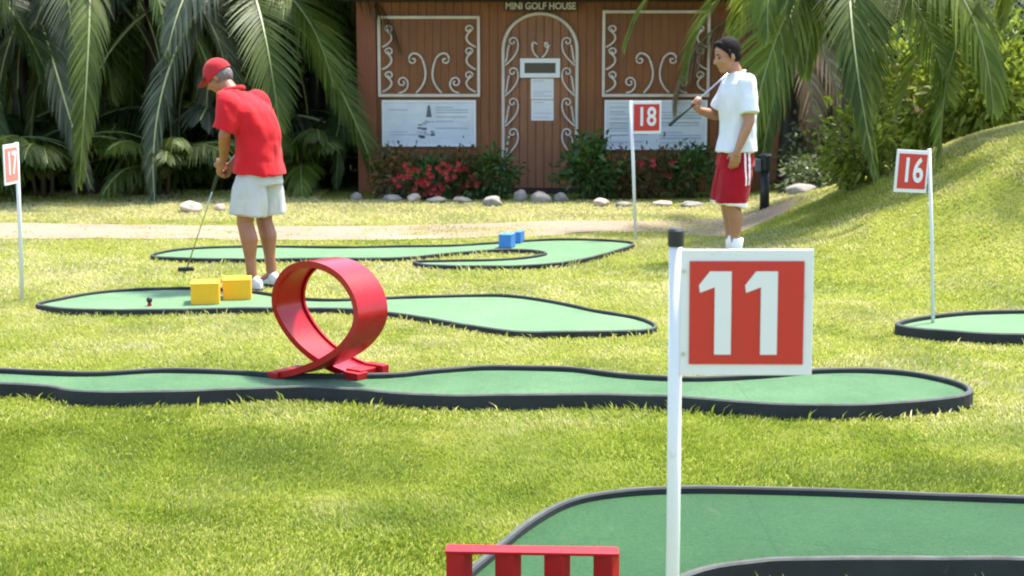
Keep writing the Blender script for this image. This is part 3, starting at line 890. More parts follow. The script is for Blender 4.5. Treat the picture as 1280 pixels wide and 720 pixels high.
# ------------------------------------------------------------------ rocks
def rock(px, py, wpx, hpx, mat, label, k):
    p = at(px, py); s = FPX / p.y
    w, h = wpx / s / 2, hpx / s
    bm = bmesh.new(); bmesh.ops.create_icosphere(bm, subdivisions=3, radius=1)
    for v in bm.verts:
        d = 1 + .28 * noise.noise(v.co * 1.3 + Vector((k * 7.3, 0, 0))) + .10 * noise.noise(v.co * 3.1 + Vector((0, k * 3.1, 0)))
        v.co = Vector((v.co.x * w * d, v.co.y * w * .8 * d, (v.co.z * d * .62 + .35) * h))
    me = bpy.data.meshes.new('rock'); bm.to_mesh(me); bm.free(); me.materials.append(mat)
    me.polygons.foreach_set('use_smooth', [True] * len(me.polygons))
    o = link('rock', me); o.location = (p.x, p.y + w * .5, H(p.x, p.y)); o.rotation_euler = (0, 0, k * 1.7)
    tag(o, label, 'rock', 'edging rocks of the flower bed')
rock(445, 250, 20, 9, M['rock_grey'], 'grey rock at the left corner of the house', 1)
rock(490, 252, 24, 9, M['rock_pale'], 'pale flat rock under the left end of the red flowers', 2)
rock(517, 252, 22, 10, M['rock_pink'], 'brownish rock directly below the red flowers', 3)
rock(545, 254, 28, 8, M['rock_grey'], 'long low grey rock right of the brownish one below the red flowers', 4)
rock(577, 254, 26, 8, M['rock_grey'], 'low grey rock below the orange-leaved shrub', 5)
rock(616, 258, 24, 13, M['rock_pale'], 'angular pale rock left of the door step', 6)
rock(651, 252, 18, 16, M['rock_pale'], 'upright rounded pale rock before the door step', 7)
rock(676, 254, 30, 14, M['rock_pale'], 'biggest white oval rock before the door', 8)
rock(701, 253, 18, 12, M['rock_grey'], 'grey rock at the right foot of the door', 9)
rock(752, 258, 24, 10, M['rock_pink'], 'pinkish rock under the leafy green shrub right of the door', 10)
rock(779, 259, 20, 7, M['rock_grey'], 'flat grey rock near the pole of sign 18', 11)
rock(829, 258, 30, 7, M['rock_pink'], 'flat pinkish rock right of the pole of sign 18', 12)
rock(865, 259, 28, 7, M['rock_pale'], 'flat pale rock next to the red shorts', 13)
rock(236, 266, 36, 14, M['rock_pink'], 'broad pinkish rock left of the hands of the man in red', 14)
rock(274, 264, 15, 9, M['rock_pink'], 'small round pinkish rock behind the putter shaft', 15)
rock(1002, 262, 44, 12, M['rock_pale'], 'pale flat rock under the variegated shrub beside the black garden light', 16)

# ------------------------------------------------------------------ foliage
def frond_mesh(name, mats, L=2.3, a0=60, a1=-70, n=44, leaf=.62, wid=.020, droop=.9, seed=0, fwd=.55, twist=0.0):
    """feather leaf growing along +x from the origin; gravity is -z"""
    rr = random.Random(seed)
    K = 26; pts = [Vector((0, 0, 0))]; tan = []
    for i in range(K):
        t = i / (K - 1); a = R(a0 + (a1 - a0) * t ** .85)
        tan.append(Vector((math.cos(a), twist * t * t, math.sin(a))).normalized())
        pts.append(pts[-1] + tan[-1] * L / K)
    tan.append(tan[-1])
    m = MB()
    m.tube(pts, [.020 * (1 - .85 * i / K) + .002 for i in range(K + 1)], 5, 1)
    for side in (-1, 1):
        for i in range(n):
            t = .12 + .88 * (i + rr.uniform(-.25, .25)) / n
            if t >= 1: t = .995
            u = t * K; k = min(int(u), K - 1); p = pts[k].lerp(pts[k + 1], u - k); tg = tan[k]
            nrm = Vector((-tg.z, 0, tg.x))
            ln = leaf * (math.sin(math.pi * min(1, .18 + t * .80)) ** .7) * rr.uniform(.85, 1.1)
            d = (Vector((0, side, 0)) * (1 - .45 * t) + tg * (fwd + .5 * t) + nrm * rr.uniform(.15, .40)).normalized()
            q = [p]; dd = d.copy(); S = 4
            for j in range(S):
                dd = (dd + Vector((0, 0, -1)) * droop * rr.uniform(.25, .5)).normalized()
                q.append(q[-1] + dd * ln / S)
            wv = tg.cross(d)
            wv = (tg - d * tg.dot(d)).normalized()
            ws = [wid * .55, wid, wid * .85, wid * .55, wid * .08]
            vs = []
            for j in range(S + 1): vs += [q[j] - wv * ws[j], q[j] + wv * ws[j]]
            m.add(vs, [(2 * j, 2 * j + 1, 2 * j + 3, 2 * j + 2) for j in range(S)], 0)
    return m.mesh(name, mats, flip=False)

FR = {}
def frond(kind, mat, var):
    key = (kind, mat, var)
    if key not in FR:
        P_ = {'up': dict(a0=72, a1=-35, L=2.2), 'arch': dict(a0=48, a1=-72, L=2.4), 'hang': dict(a0=12, a1=-88, L=2.3), 'splay': dict(a0=10, a1=-86, L=2.4, leaf=.64, n=60, wid=.0115, fwd=.75), 'long': dict(a0=-4, a1=-92, L=3.3, leaf=.50, n=66, wid=.013, fwd=.95, twist=.12), 'old': dict(a0=-35, a1=-92, L=2.0, leaf=.5),
              'low': dict(a0=62, a1=-25, L=1.35, leaf=.42, n=30), 'lowout': dict(a0=35, a1=-45, L=1.25, leaf=.40, n=30)}[kind]
        P_ = dict(P_); P_['seed'] = var * 31 + hash_(kind); P_['a0'] += (var % 3 - 1) * 7; P_['droop'] = (.75 if kind not in ('splay', 'long') else .22) + .3 * (var % 3) * (1 if kind != 'splay' else .4)
        FR[key] = frond_mesh('frond', [M[mat], M['rachis_pale' if mat == 'palm_grey' else 'rachis']], **P_)
    return FR[key]
def hash_(s): return sum(ord(c) for c in s)

def palm(px, Y, hgt, fr, label, mats, tr=.09, lean=(0, 0), group='palms behind the lawn', cat='palm tree', seed=0, name='palm_tree', size=1.0, yaws=None):
    rr = random.Random(seed + int(px) * 13)
    x = (px - 640) / FPX * Y * 1.0
    z0 = H(x, Y)
    root = empty(name, (x, Y, z0), label, cat, 0, group)
    top = Vector((lean[0], lean[1], hgt))
    if hgt > .5:
        m = MB(); pts = []; rs = []
        for i in range(15):
            t = i / 14; pts.append(Vector((lean[0] * t * t, lean[1] * t * t, hgt * t - .05))); rs.append(tr * (1.25 - .45 * t) * (1 + .10 * (i % 2)))
        m.tube(pts, rs, 10); m.build('trunk', M['bark'], root, True)
    else:
        m = MB()
        for i in range(7):
            a = i * 2.4; r = .05 * i ** .5
            m.tube([(r * math.cos(a), r * math.sin(a), -.03), (r * 1.5 * math.cos(a), r * 1.5 * math.sin(a), hgt + .25)], [.025, .014], 6)
        m.build('stem_cluster', M['stem'], root, True)
    n = len(fr)
    for i, kind in enumerate(fr):
        o = link('frond', frond(kind, mats[i % len(mats)], rr.randrange(4)), root)
        yaw = yaws[i] if yaws else 2.399 * i + rr.uniform(-.3, .3)
        o.location = top + Vector((math.cos(yaw) * .04, math.sin(yaw) * .04, rr.uniform(-.06, .06)))
        o.rotation_euler = (rr.uniform(-.25, .25), rr.uniform(-.08, .08), yaw); sc_ = size * rr.uniform(.85, 1.12) * (1.2 if yaws and i == 0 else 1)
        o.scale = (sc_, sc_, sc_)
    return root

UP, AR, HA, OL, LO, LU = 'up', 'arch', 'hang', 'old', 'low', 'lowout'
SP = 'splay'
LN = 'long'
TALL = [AR, LN, SP, AR, LN, SP, HA, LN, OL, SP, LN, HA, OL, LN, HA, AR, LN, OL, SP, LN, OL, HA]
LOWF = [LO, LU, LO, LU, LU, LO, LU, LO, LU, LU, LO, LU, LO, LO, LU, LU]
palm(-80, 18.8, 2.5, TALL, 'palm with hanging fronds at the left edge behind the edgewise sign', ['palm_dark', 'palm_mid'], seed=1)
palm(30, 19.6, 2.75, TALL, 'palm with dark drooping fronds above the edgewise sign', ['palm_mid', 'palm_grey', 'palm_dark'], seed=2)
palm(112, 18.8, 2.9, TALL, 'palm with a thick dark trunk standing between the edgewise sign and the man in red', ['palm_dark', 'palm_mid', 'palm_grey'], tr=.10, seed=3)
palm(195, 19.8, 2.65, TALL, 'grey-green palm whose long fronds hang left of the red cap', ['palm_grey', 'palm_mid', 'palm_grey'], seed=4)
palm(312, 19.4, 2.45, TALL, 'palm with a pale frond arching behind the red cap', ['palm_grey', 'palm_light', 'palm_mid', 'palm_grey'], seed=5)
palm(398, 20.6, 2.55, TALL, 'palm with bright hanging leaves left of the house corner', ['palm_mid', 'palm_dark', 'palm_light'], seed=6)
palm(255, 22.6, 3.2, TALL, 'tall dark palm deep behind the man in red', ['palm_dark'], seed=7)
palm(-15, 22.4, 3.0, TALL, 'tall dark palm deep behind the edgewise sign', ['palm_dark', 'palm_mid'], seed=8)
LG = 'low palm clumps'
for px, Y, lab, mt, sd, sz in ((55, 18.3, 'low feathery palm clump on the ground beside the edgewise sign', ['palm_mid', 'palm_light'], 11, 1.0), (200, 18.6, 'low bright palm clump behind the broad pinkish rock', ['palm_mid', 'palm_light', 'palm_mid'], 12, 1.0),
                           (380, 19.4, 'low palm clump right of the pale shorts of the man in red', ['palm_mid', 'palm_light'], 13, 1.0), (-45, 18.3, 'low palm clump at the left edge of the lawn', ['palm_dark', 'palm_mid'], 14, 1.2), (425, 20.6, 'shaded palm clump tucked against the left side of the house', ['palm_dark', 'palm_mid'], 15, 1.4),
                           (150, 20.4, 'shaded palm clump between the thick trunk and the broad rock', ['palm_mid', 'palm_dark'], 16, 1.6), (270, 20.3, 'shaded palm clump behind the hands of the man in red', ['palm_mid', 'palm_dark', 'palm_grey'], 17, 1.6), (10, 20.6, 'tall palm clump in the shade behind the edgewise sign', ['palm_dark', 'palm_mid'], 18, 1.7), (335, 21.2, 'tall palm clump behind the back of the man in red', ['palm_dark', 'palm_mid'], 19, 1.7)):
    palm(px, Y, .25, LOWF, lab, mt, name='palm_shrub', cat='palm shrub', group=LG, seed=sd, size=sz)
# right side
yw = [R(a) for a in (238, 264, 246, 254, 232, 282, 258, 296, 244, 320, 20, 70, 120, 160, 350, 180)]
palm(1058, 15.3, 2.2, [SP, SP, HA, 'long', AR, SP, SP, HA, AR, SP, AR, UP, AR, SP, AR, AR], 'big palm above the mound with long fronds hanging down to the grass', ['palm_light', 'palm_mid', 'palm_light', 'palm_mid', 'palm_light'], tr=.055, group='palms right of the house', seed=21, yaws=yw, size=1.06)
palm(1375, 14.3, 1.9, TALL[:9], 'bright yellow-green palm at the top right corner over the mound', ['palm_light'], group='palms right of the house', seed=22)
palm(985, 19.2, 2.1, [HA, OL, OL, AR, HA, OL, AR, OL, UP, HA, OL, AR], 'palm with dry brown hanging fronds right of the man in white', ['palm_dry', 'palm_mid', 'palm_dry', 'palm_mid'], tr=.11, group='palms right of the house', seed=23)
palm(915, 22.8, 2.9, TALL, 'palm leaning over the right end of the house roof', ['palm_mid', 'palm_dark', 'palm_grey'], group='palms right of the house', seed=24)
palm(1225, 21.5, 2.7, TALL[:14], 'palm in the shade behind the lime green bushes', ['palm_dark', 'palm_mid'], group='palms right of the house', seed=25)
palm(1060, 21.5, 3.0, TALL, 'palm behind the big hanging fronds', ['palm_mid', 'palm_dark'], group='palms right of the house', seed=26)

def bush(px, Y, w, h, nleaf, lsize, mat, label, group, cat='shrub', flowers=0, z0=0.0, seed=0, depth=None, name='shrub', asp=.42, fl_pos=None, clumps=26):
    rr = np.random.default_rng(seed + int(px * 7) + 50005)
    x = (px - 640) / FPX * Y
    root = empty(name, (x, Y, H(x, Y)), label, cat, 0, group)
    d = depth or w * .8
    # clump centres through the volume
    cc = []
    while len(cc) < clumps:
        p = rr.uniform(-1, 1, 3); r = np.linalg.norm(p)
        if .35 < r < 1 and p[2] > -.95: cc.append(p * np.array([w / 2, d / 2, h / 2]) * .86 + np.array([0, 0, h / 2 + z0]))
    cc = np.array(cc)
    ci = rr.integers(0, clumps, nleaf)
    cs = .16 + .13 * rr.random(clumps)
    P_ = cc[ci] + rr.normal(0, 1, (nleaf, 3)) * np.array([w, d, h]) * cs[ci][:, None] * .5
    P_[:, 2] = np.maximum(P_[:, 2], .03)
    out = P_ - np.array([0, 0, h * .4 + z0]); out /= np.linalg.norm(out, axis=1)[:, None] + 1e-6
    dirv = out + rr.normal(0, .55, (nleaf, 3)) + np.array([0, 0, .25]); dirv /= np.linalg.norm(dirv, axis=1)[:, None]
    sv = np.cross(dirv, rr.normal(0, 1, (nleaf, 3))); sv /= np.linalg.norm(sv, axis=1)[:, None] + 1e-6
    nv = np.cross(dirv, sv)
    ln = lsize * (.6 + .7 * rr.random(nleaf))[:, None]; wd = ln * asp
    V = np.stack([P_, P_ + dirv * ln * .45 + sv * wd * .5 + nv * ln * .08, P_ + dirv * ln - np.array([0, 0, 1]) * ln * .25, P_ + dirv * ln * .45 - sv * wd * .5 + nv * ln * .08], 1)
    me = bpy.data.meshes.new('foliage')
    b = np.arange(nleaf)[:, None] * 4
    F = np.concatenate([b + np.array([0, 1, 2]), b + np.array([0, 2, 3])], 0)
    me.from_pydata(V.reshape(-1, 3).tolist(), [], F.tolist()); me.materials.append(M[mat])
    link('foliage', me, root)
    st = MB()
    for k in range(7):
        c = cc[rr.integers(0, clumps)]
        st.tube([(rr.uniform(-.05, .05) * w, rr.uniform(-.05, .05) * w, -.03), tuple(c * np.array([.5, .5, .55])), tuple(c)], [.014 * h ** .5 + .004, .010 * h ** .5, .004], 5)
    st.build('stem', M['stem'], root, True)
    if flowers:
        r2 = random.Random(seed)
        for fx, fz in [(u * 1.7, q) for u, q in fl_pos]:
            fm = MB()
            for k in range(max(3, flowers // len(fl_pos))):
                c = Vector((fx + r2.gauss(0, .085), -d * .42 + r2.gauss(0, .05), fz + r2.gauss(0, .07)))
                fm.tube([(fx, -d * .2, fz - .12), c + Vector((0, .01, 0))], .003, 4, 1)
                for j in range(5):
                    a = j * 1.257 + r2.random(); v = Vector((math.cos(a), -.45 + r2.uniform(-.3, .2), math.sin(a))) * .034
                    sd = Vector((-math.sin(a), 0, math.cos(a))) * .016
                    fm.add([c, c + v * .6 + sd, c + v, c + v * .6 - sd], [(0, 1, 2, 3)])
            fm.build('flower_cluster', [M['flower_red'], M['stem']], root, flip=False)
    return root
FB = 'shrubs along the house front'
bush(500, 18.25, .75, .55, 1100, .085, 'leaf_croton', 'olive and brown shrub under the left notice board', FB, seed=1, asp=.36)
bush(540, 18.05, .55, .50, 700, .085, 'leaf_mid', 'shrub thick with red flowers below the left notice board', FB, flowers=60, fl_pos=[(-.12, .26), (-.03, .20), (.06, .25), (.14, .32), (0, .13), (-.16, .33), (-.05, .30)], seed=2)
bush(578, 18.2, .55, .60, 800, .09, 'leaf_croton', 'orange-leaved croton shrub between the red flowers and the door', FB, seed=3, asp=.3, flowers=14, fl_pos=[(0, .2), (.05, .3)])
bush(614, 18.15, .60, .58, 1100, .085, 'leaf_mid', 'dark green shrub at the left side of the door', FB, seed=4)
bush(738, 18.1, .62, .70, 1200, .10, 'leaf_mid', 'fresh green shrub at the right side of the door', FB, seed=5, asp=.5)
bush(775, 18.2, .55, .55, 800, .09, 'leaf_croton', 'brown-green shrub behind the pole of sign 18', FB, seed=6, asp=.35)
bush(818, 18.25, .62, .58, 900, .09, 'leaf_croton', 'reddish croton shrub under the right notice board', FB, seed=7, asp=.3, flowers=8, fl_pos=[(-.08, .38), (.05, .4)])
bush(862, 18.25, .60, .60, 1000, .085, 'leaf_mid', 'dull green shrub between the right notice board and the red shorts', FB, seed=8)
RB = 'bushes behind the mound'
bush(1030, 18.6, 1.0, .75, 1300, .10, 'leaf_varieg', 'variegated cream and green shrub beside the black garden light', RB, seed=11, asp=.5)
bush(1005, 17.7, .5, .35, 400, .09, 'leaf_varieg', 'small pale shrub by the flat rock at the garden light', RB, seed=18, asp=.45)
bush(1085, 19.3, 1.0, 1.1, 1500, .11, 'leaf_mid', 'mid green bush behind the tip of the hanging fronds', RB, seed=12)
bush(1150, 17.6, 1.2, 1.35, 2600, .12, 'leaf_lime', 'lime green bush rising over the mound above the sign 16', RB, seed=13, z0=.2, asp=.45)
bush(1228, 17.0, 1.3, 1.25, 3000, .13, 'leaf_lime', 'sunlit yellow-green bush over the top of the mound', RB, seed=14, z0=.25, asp=.4)
bush(1075, 14.9, .75, .80, 1300, .10, 'leaf_lime', 'light green bush at the foot of the big palm on the mound', RB, seed=19, asp=.4)
bush(1290, 18.0, 1.2, 1.3, 1600, .15, 'leaf_mid', 'green bush at the right edge above the mound', RB, seed=15, z0=.2, asp=.4)
bush(1190, 20.0, 1.5, 1.6, 1600, .14, 'leaf_dark', 'dark bush in the gap above the sunlit bushes', RB, seed=16)
bush(960, 21.5, 1.6, 2.0, 2000, .14, 'leaf_mid', 'leafy bush over the terracotta wall', RB, seed=17, z0=.6)
LBK = 'broad-leaved bushes under the palms'
for i, (px, Y, lab) in enumerate(((-120, 21.5, 'dark bush at the far left under the palms'), (20, 22.0, 'dark bush deep behind the edgewise sign'), (165, 22.2, 'dark bush behind the thick palm trunk'), (250, 21.5, 'dark bush behind the red cap'),
                                  (345, 22.2, 'dark bush behind the back of the man in red'), (430, 22.6, 'dark bush at the left side wall of the house'))):
    bush(px, Y, 2.0, 2.4, 1900, .16, 'leaf_dark', lab, LBK, seed=30 + i)
for i, (px, lab) in enumerate(((-220, 'tall leafy tree far left beyond the palms'), (-60, 'tall leafy tree beyond the palm at the left edge'), (95, 'tall leafy tree beyond the thick palm trunk'), (250, 'tall leafy tree beyond the red cap'), (400, 'tall leafy tree beyond the left corner of the house'),
                               (920, 'tall leafy tree beyond the terracotta wall'), (1060, 'tall leafy tree beyond the big hanging fronds'), (1200, 'tall leafy tree beyond the lime green bushes'), (1340, 'tall leafy tree beyond the right edge of the mound'), (1480, 'tall leafy tree far right beyond the mound'))):
    r_ = bush(px, 26.5 + (i % 2), 3.4, 4.6, 2600, .30, 'leaf_dark', lab, 'trees closing the garden', cat='tree', name='leafy_tree', z0=.5, seed=50 + i, clumps=34)
    t_ = MB(); t_.tube([(0, 0, -.1), (.05, 0, 1.5), (.0, .1, 3.2)], [.16, .12, .07], 10); t_.build('trunk', M['bark'], r_, True)
# dark board fence behind the plants
root = empty('board_fence', (0, 29.0, 0), 'dark brown board fence closing the garden behind the plants', 'fence')
m = MB()
for k in range(150): m.box((-15 + k * .2, random.uniform(-.01, .01), 1.35), (.19, .03, 2.7 + random.uniform(-.03, .03)))
m.build('boards', M['fence'], root)
m = MB(); m.box((0, .04, .6), (30, .05, .1)); m.box((0, .04, 2.1), (30, .05, .1)); m.build('rails', M['fence'], root)

# ------------------------------------------------------------------ people (local frame: x forward, y to the person's left, z up)
def head_parts(mb, c, A, s=.93):
    """A: columns forward, left, up"""
    P = lambda x, y, z: Vector(c) + A @ (Vector((x, y, z)) * s)
    E = lambda p, r: mb.ball(P(*p), tuple(k * s for k in r), 16, 10, A)
    E((-.008, 0, .035), (.102, .078, .100)); E((.028, 0, -.030), (.074, .064, .098)); E((.055, 0, -.100), (.036, .036, .030))
    E((.02, 0, -.085), (.055, .050, .035))
    mb.cap(P(.094, 0, .006), .009 * s, P(.117, 0, -.032), .0135 * s)
    for sd in (-1, 1):
        mb.cap(P(.086, sd * .012, .024), .013 * s, P(.070, sd * .048, .022), .012 * s)
        E((.062, sd * .042, -.030), (.026, .022, .024)); E((-.012, sd * .080, -.012), (.021, .010, .032))
        mb.cap(P(.105, sd * .004, -.036), .009 * s, P(.100, sd * .012, -.037), .008 * s)
    mb.cap(P(.090, -.016, -.062), .0085 * s, P(.090, .016, -.062), .0085 * s)
    mb.cap(P(.086, -.014, -.074), .009 * s, P(.086, .014, -.074), .009 * s)
    return P

def hand(mb, wr, d, n, s, curl=.5, sc_=1.0):
    """wr wrist, d towards the knuckles, n the way the palm faces, s towards the thumb"""
    d, n, s = Vector(d).normalized(), Vector(n), Vector(s)
    n = (n - d * n.dot(d)).normalized(); s = (s - d * s.dot(d) - n * s.dot(n)).normalized()
    wr = Vector(wr); k = sc_
    mb.cap(wr, .026 * k, wr + d * .03 * k, .026 * k)
    for i in range(4):
        lat = s * (.031 - .0205 * i) * k
        mb.cap(wr + d * .02 * k + lat * .7, .015 * k, wr + d * .082 * k + lat, .0135 * k)
        p = wr + d * (.084 - .004 * abs(i - 1.2)) * k + lat; a = 0
        for j, L in enumerate((.040, .026, .020)):
            L = L * (1, 1.08, 1.0, .82)[i] * k
            a += curl * (1, 1.25, 1.0)[j]
            q = p + (d * math.cos(a) + n * math.sin(a)) * L
            mb.cap(p, (.0100 - .0008 * j) * k, q, (.0092 - .0008 * j) * k, 10); p = q
    b = wr + d * .025 * k + s * .024 * k
    t1 = b + (d * .55 + s * .62 + n * .38).normalized() * .042 * k
    t2 = t1 + (d * .75 + s * .05 + n * .60).normalized() * .034 * k
    mb.cap(b, .015 * k, t1, .0115 * k, 10); mb.cap(t1, .011 * k, t2, .0095 * k, 10)

def shoe(root, c, yaw, mat, sc_=1.0):
    m = MB()
    rings = [(-.085, .030, .052, .040), (-.065, .037, .058, .046), (-.02, .038, .060, .050), (.04, .041, .046, .040), (.10, .046, .036, .032), (.15, .042, .030, .026), (.185, .022, .022, .016)]
    m.loft([((x, 0, .014 + h * .56), (0, a * .9, 0), (0, 0, b * .88)) for x, a, b, h in rings], 16)
    m.cap((-.035, 0, .055), .041, (-.032, 0, .075), .040)
    me = remesh(m, .007, 3); me.materials.append(mat)
    o = link('shoe', me, root); o.location = c; o.rotation_euler = (0, 0, yaw)
    s = MB(); pts = [(-.095, .0), (-.085, .030), (-.03, .037), (.04, .038), (.10, .047), (.16, .044), (.195, .018), (.195, -.018), (.16, -.044), (.10, -.045), (.04, -.038), (-.03, -.037), (-.085, -.030)]
    n = len(pts); vs = [(x, y, 0) for x, y in pts] + [(x, y, .024) for x, y in pts]
    s.add(vs, [tuple(range(n)), tuple(range(n, 2 * n))] + [(i, (i + 1) % n, n + (i + 1) % n, n + i) for i in range(n)])
    s.build('sole', M['sole'], o, bevel=.004)
    return o

def eyes(root, P, s=.93):
    for sd in (-1, 1):
        m = MB(); m.ball(P(.082, sd * .032, .002), .0115 * s, 10, 8); m.build('eye', M['eye'], root, True)
        m = MB(); m.tube([P(.0975, sd * .016, .026), P(.095, sd * .032, .032), P(.080, sd * .052, .027)], [.003, .0045, .002], 6); m.build('eyebrow', M['hair_dark'], root, True)

def frame(yaw, pitch, roll=0):
    return (Matrix.Rotation(yaw, 3, 'Z') @ Matrix.Rotation(pitch, 3, 'Y') @ Matrix.Rotation(roll, 3, 'X'))

def leg(mb, hip, knee, ankle):
    hip, knee, ankle = Vector(hip), Vector(knee), Vector(ankle)
    mb.cap(hip, .078, hip.lerp(knee, .55), .074); mb.cap(hip.lerp(knee, .5), .075, knee, .058)
    mb.cap(knee, .057, knee.lerp(ankle, .3) + Vector((-.018, 0, 0)), .061); mb.cap(knee.lerp(ankle, .3) + Vector((-.018, 0, 0)), .061, knee.lerp(ankle, .62) + Vector((-.006, 0, 0)), .041)
    mb.cap(knee.lerp(ankle, .6) + Vector((-.006, 0, 0)), .041, ankle, .036)
    mb.cap(ankle, .036, ankle + Vector((.09, 0, -.05)), .03)

def man_red():
    F = Vector((-.90, .43, 0)).normalized(); yaw = math.atan2(F.y, F.x)
    b = at(323, 361)
    root = empty('person', (b.x, b.y, 0), 'man in red cap, red shirt and pale shorts bending over a putter', 'person', yaw)
    B = MB()
    B.loft([((-.03, 0, .80), (0, .132, 0), (.085, 0, 0)), ((-.02, 0, .95), (0, .135, 0), (.09, 0, 0)), ((.0, 0, 1.1), (0, .15, 0), (.105, 0, 0)), ((.04, 0, 1.28), (0, .160, 0), (.10, 0, .02)),
            ((.065, 0, 1.38), (0, .140, 0), (.085, 0, .02)), ((.095, 0, 1.44), (0, .10, 0), (.07, 0, .02))], 20)
    B.cap((.095, 0, 1.42), .062, (.175, 0, 1.515), .055)
    A = frame(R(10), R(30)); hc = (.225, 0, 1.555)
    P = head_parts(B, hc, A)
    grip = Vector((.265, 0, .835)); D = Vector((.50, -.10, -.80)).normalized()
    for sd in (1, -1):
        sh = Vector((.065, sd * .150, 1.375)); el = Vector((.135, sd * .215, 1.115)); wv = Vector((.235, sd * .050, .905 if sd > 0 else .865))
        B.cap(sh, .048, sh.lerp(el, .5), .048); B.cap(sh.lerp(el, .5), .050, el, .040)
        B.cap(el, .041, el.lerp(wv, .35), .041); B.cap(el.lerp(wv, .35), .041, wv, .027)
        hand(B, wv, (.55, -sd * .12, -.62), (0, -sd, 0), (.6, 0, .5), .85)
        leg(B, (-.02, sd * .088, .80), (.02, sd * .115, .48), (-.035, sd * .12, .085))
    me = remesh(B, .0065, 3); me.materials.append(M['skin_a']); link('body', me, root)
    eyes(root, P)
    # shirt
    S = MB()
    S.loft([((-.030, 0, .815), (0, .212, 0), (.160, 0, .012)), ((-.022, 0, .93), (0, .194, 0), (.142, 0, .01)), ((.0, 0, 1.06), (0, .180, 0), (.132, 0, 0)), ((.018, 0, 1.19), (0, .188, 0), (.136, 0, 0)),
            ((.038, 0, 1.30), (0, .202, 0), (.136, 0, 0)), ((.055, 0, 1.375), (0, .200, 0), (.120, 0, .02)), ((.078, 0, 1.43), (0, .155, 0), (.095, 0, .02)), ((.098, 0, 1.468), (0, .088, 0), (.072, 0, .02))], 28)
    for sd in (1, -1):
        sh = Vector((.060, sd * .170, 1.385)); e = Vector((.125, sd * .232, 1.150))
        S.cap(sh, .082, sh.lerp(e, .35), .080); S.tube([sh, sh.lerp(e, .3), sh.lerp(e, .65), e], [.074, .080, .080, .086], 18)
    me = remesh(S, .008, 4, wrinkle=.016, wscale=9, seed=2); me.materials.append(M['shirt_red']); so_ = link('shirt', me, root)
    C = MB(); ring = [Vector((.108 + .070 * math.cos(a), .076 * math.sin(a), 1.470 - .020 * math.cos(a))) for a in [2 * math.pi * i / 24 for i in range(25)]]
    C.tube(ring, .014, 8); C.build('collar', M['shirt_red'], so_, True)
    # shorts
    T = MB()
    T.loft([((-.03, 0, .97), (0, .172, 0), (.120, 0, 0)), ((-.03, 0, .82), (0, .180, 0), (.130, 0, 0)), ((-.02, 0, .74), (0, .20, 0), (.145, 0, 0))], 24)
    for sd in (1, -1): T.tube([(-.02, sd * .090, .80), (-.015, sd * .10, .68), (-.005, sd * .115, .53)], [.100, .116, .126], 20)
    me = remesh(T, .008, 3, wrinkle=.018, wscale=9, seed=9); me.materials.append(M['shorts_grey']); link('shorts', me, root)
    # cap
    cm = MB(); cm.ball(P(-.010, 0, .032), (.106, .087, .106), 24, 14, A)
    cm.cap(P(-.008, 0, .140), .006, P(-.008, 0, .143), .006)
    me = remesh(cm, .006, 2, cuts=[(P(-.02, 0, .006), A @ Vector((-.22, 0, -1)))], wrinkle=.002, wscale=20); me.materials.append(M['cap_red']); co = link('cap', me, root)
    sd_ = co.modifiers.new('thick', 'SOLIDIFY'); sd_.thickness = .003
    br = MB(); vs = []
    n = 13
    for layer in (0, .006):
        for i in range(n):
            a = -1.25 + 2.5 * i / (n - 1)
            vs.append(P(.060 + .032 * math.cos(a) - .01, .080 * math.sin(a), .040 - layer + .010 * math.cos(a)))
            vs.append(P(.080 + .100 * math.cos(a), .083 * math.sin(a), .030 - layer - .020 * math.cos(a) + .006 * math.cos(2 * a)))
    fs = []
    for L in (0, 2 * n):
        fs += [(L + 2 * i, L + 2 * i + 1, L + 2 * i + 3, L + 2 * i + 2) for i in range(n - 1)]
    fs += [(2 * i + 1, 2 * i + 3, 2 * n + 2 * i + 3, 2 * n + 2 * i + 1) for i in range(n - 1)]
    br.add(vs, fs); br.build('brim', M['cap_red'], co, True)
    hm = MB(); hm.ball(P(-.014, 0, .0), (.096, .080, .085), 20, 12, A)
    me = remesh(hm, .006, 1, cuts=[(P(.005, 0, 0), A @ Vector((1, 0, .1))), (P(0, 0, -.045), A @ Vector((.2, 0, -1)))], wrinkle=.003, wscale=60); me.materials.append(M['hair_grey']); link('hair', me, root)
    for sd in (1, -1): shoe(root, (-.02, sd * .12, 0), R(8 * sd), M['shoe'])
    stack = list(root.children)
    while stack:
        o = stack.pop(); stack += list(o.children)
        if o.location.length > 1e-6 or o.name.startswith('sole'): continue
        if o.name.startswith(('shirt', 'collar', 'shorts')):
            for v in o.data.vertices: v.co.y *= 1.02; v.co.x = -.01 + (v.co.x + .01) * 1.05
        for v in o.data.vertices:
            z = v.co.z
            if z > .9:
                v.co.x += .12 * (min(z, 1.47) - .9) - .065 * math.sin(math.pi * min(1, (z - .9) / .60))
                v.co.z = .9 + (min(z, 1.47) - .9) * .86 + max(0, z - 1.47)
    # putter
    Mw = Matrix.Translation((b.x, b.y, 0)) @ Matrix.Rotation(yaw, 4, 'Z')
    top = Mw @ Vector((.262, .008, .925)); hd = at(238, 334, .03)
    hd = hd + Vector((0, -.12, 0))
    pr = empty('putter', hd, 'thin putter with a dark head held low over the grass by the man in red', 'golf club')
    t0 = top - hd; m = MB(); m.tube([Vector((0, 0, .012)), t0 * .72], .0052, 8); m.build('shaft', M['steel'], pr, True)
    m = MB(); m.tube([t0 * .71, t0 * 1.02], [.011, .014], 10); m.build('grip', M['grip'], pr, True)
    m = MB(); m.box((-.012, 0, .002), (.115, .045, .030), R(12)); m.box((.02, .03, -.003), (.05, .05, .018), R(12)); m.build('club_head', M['graphite'], pr, bevel=.006)
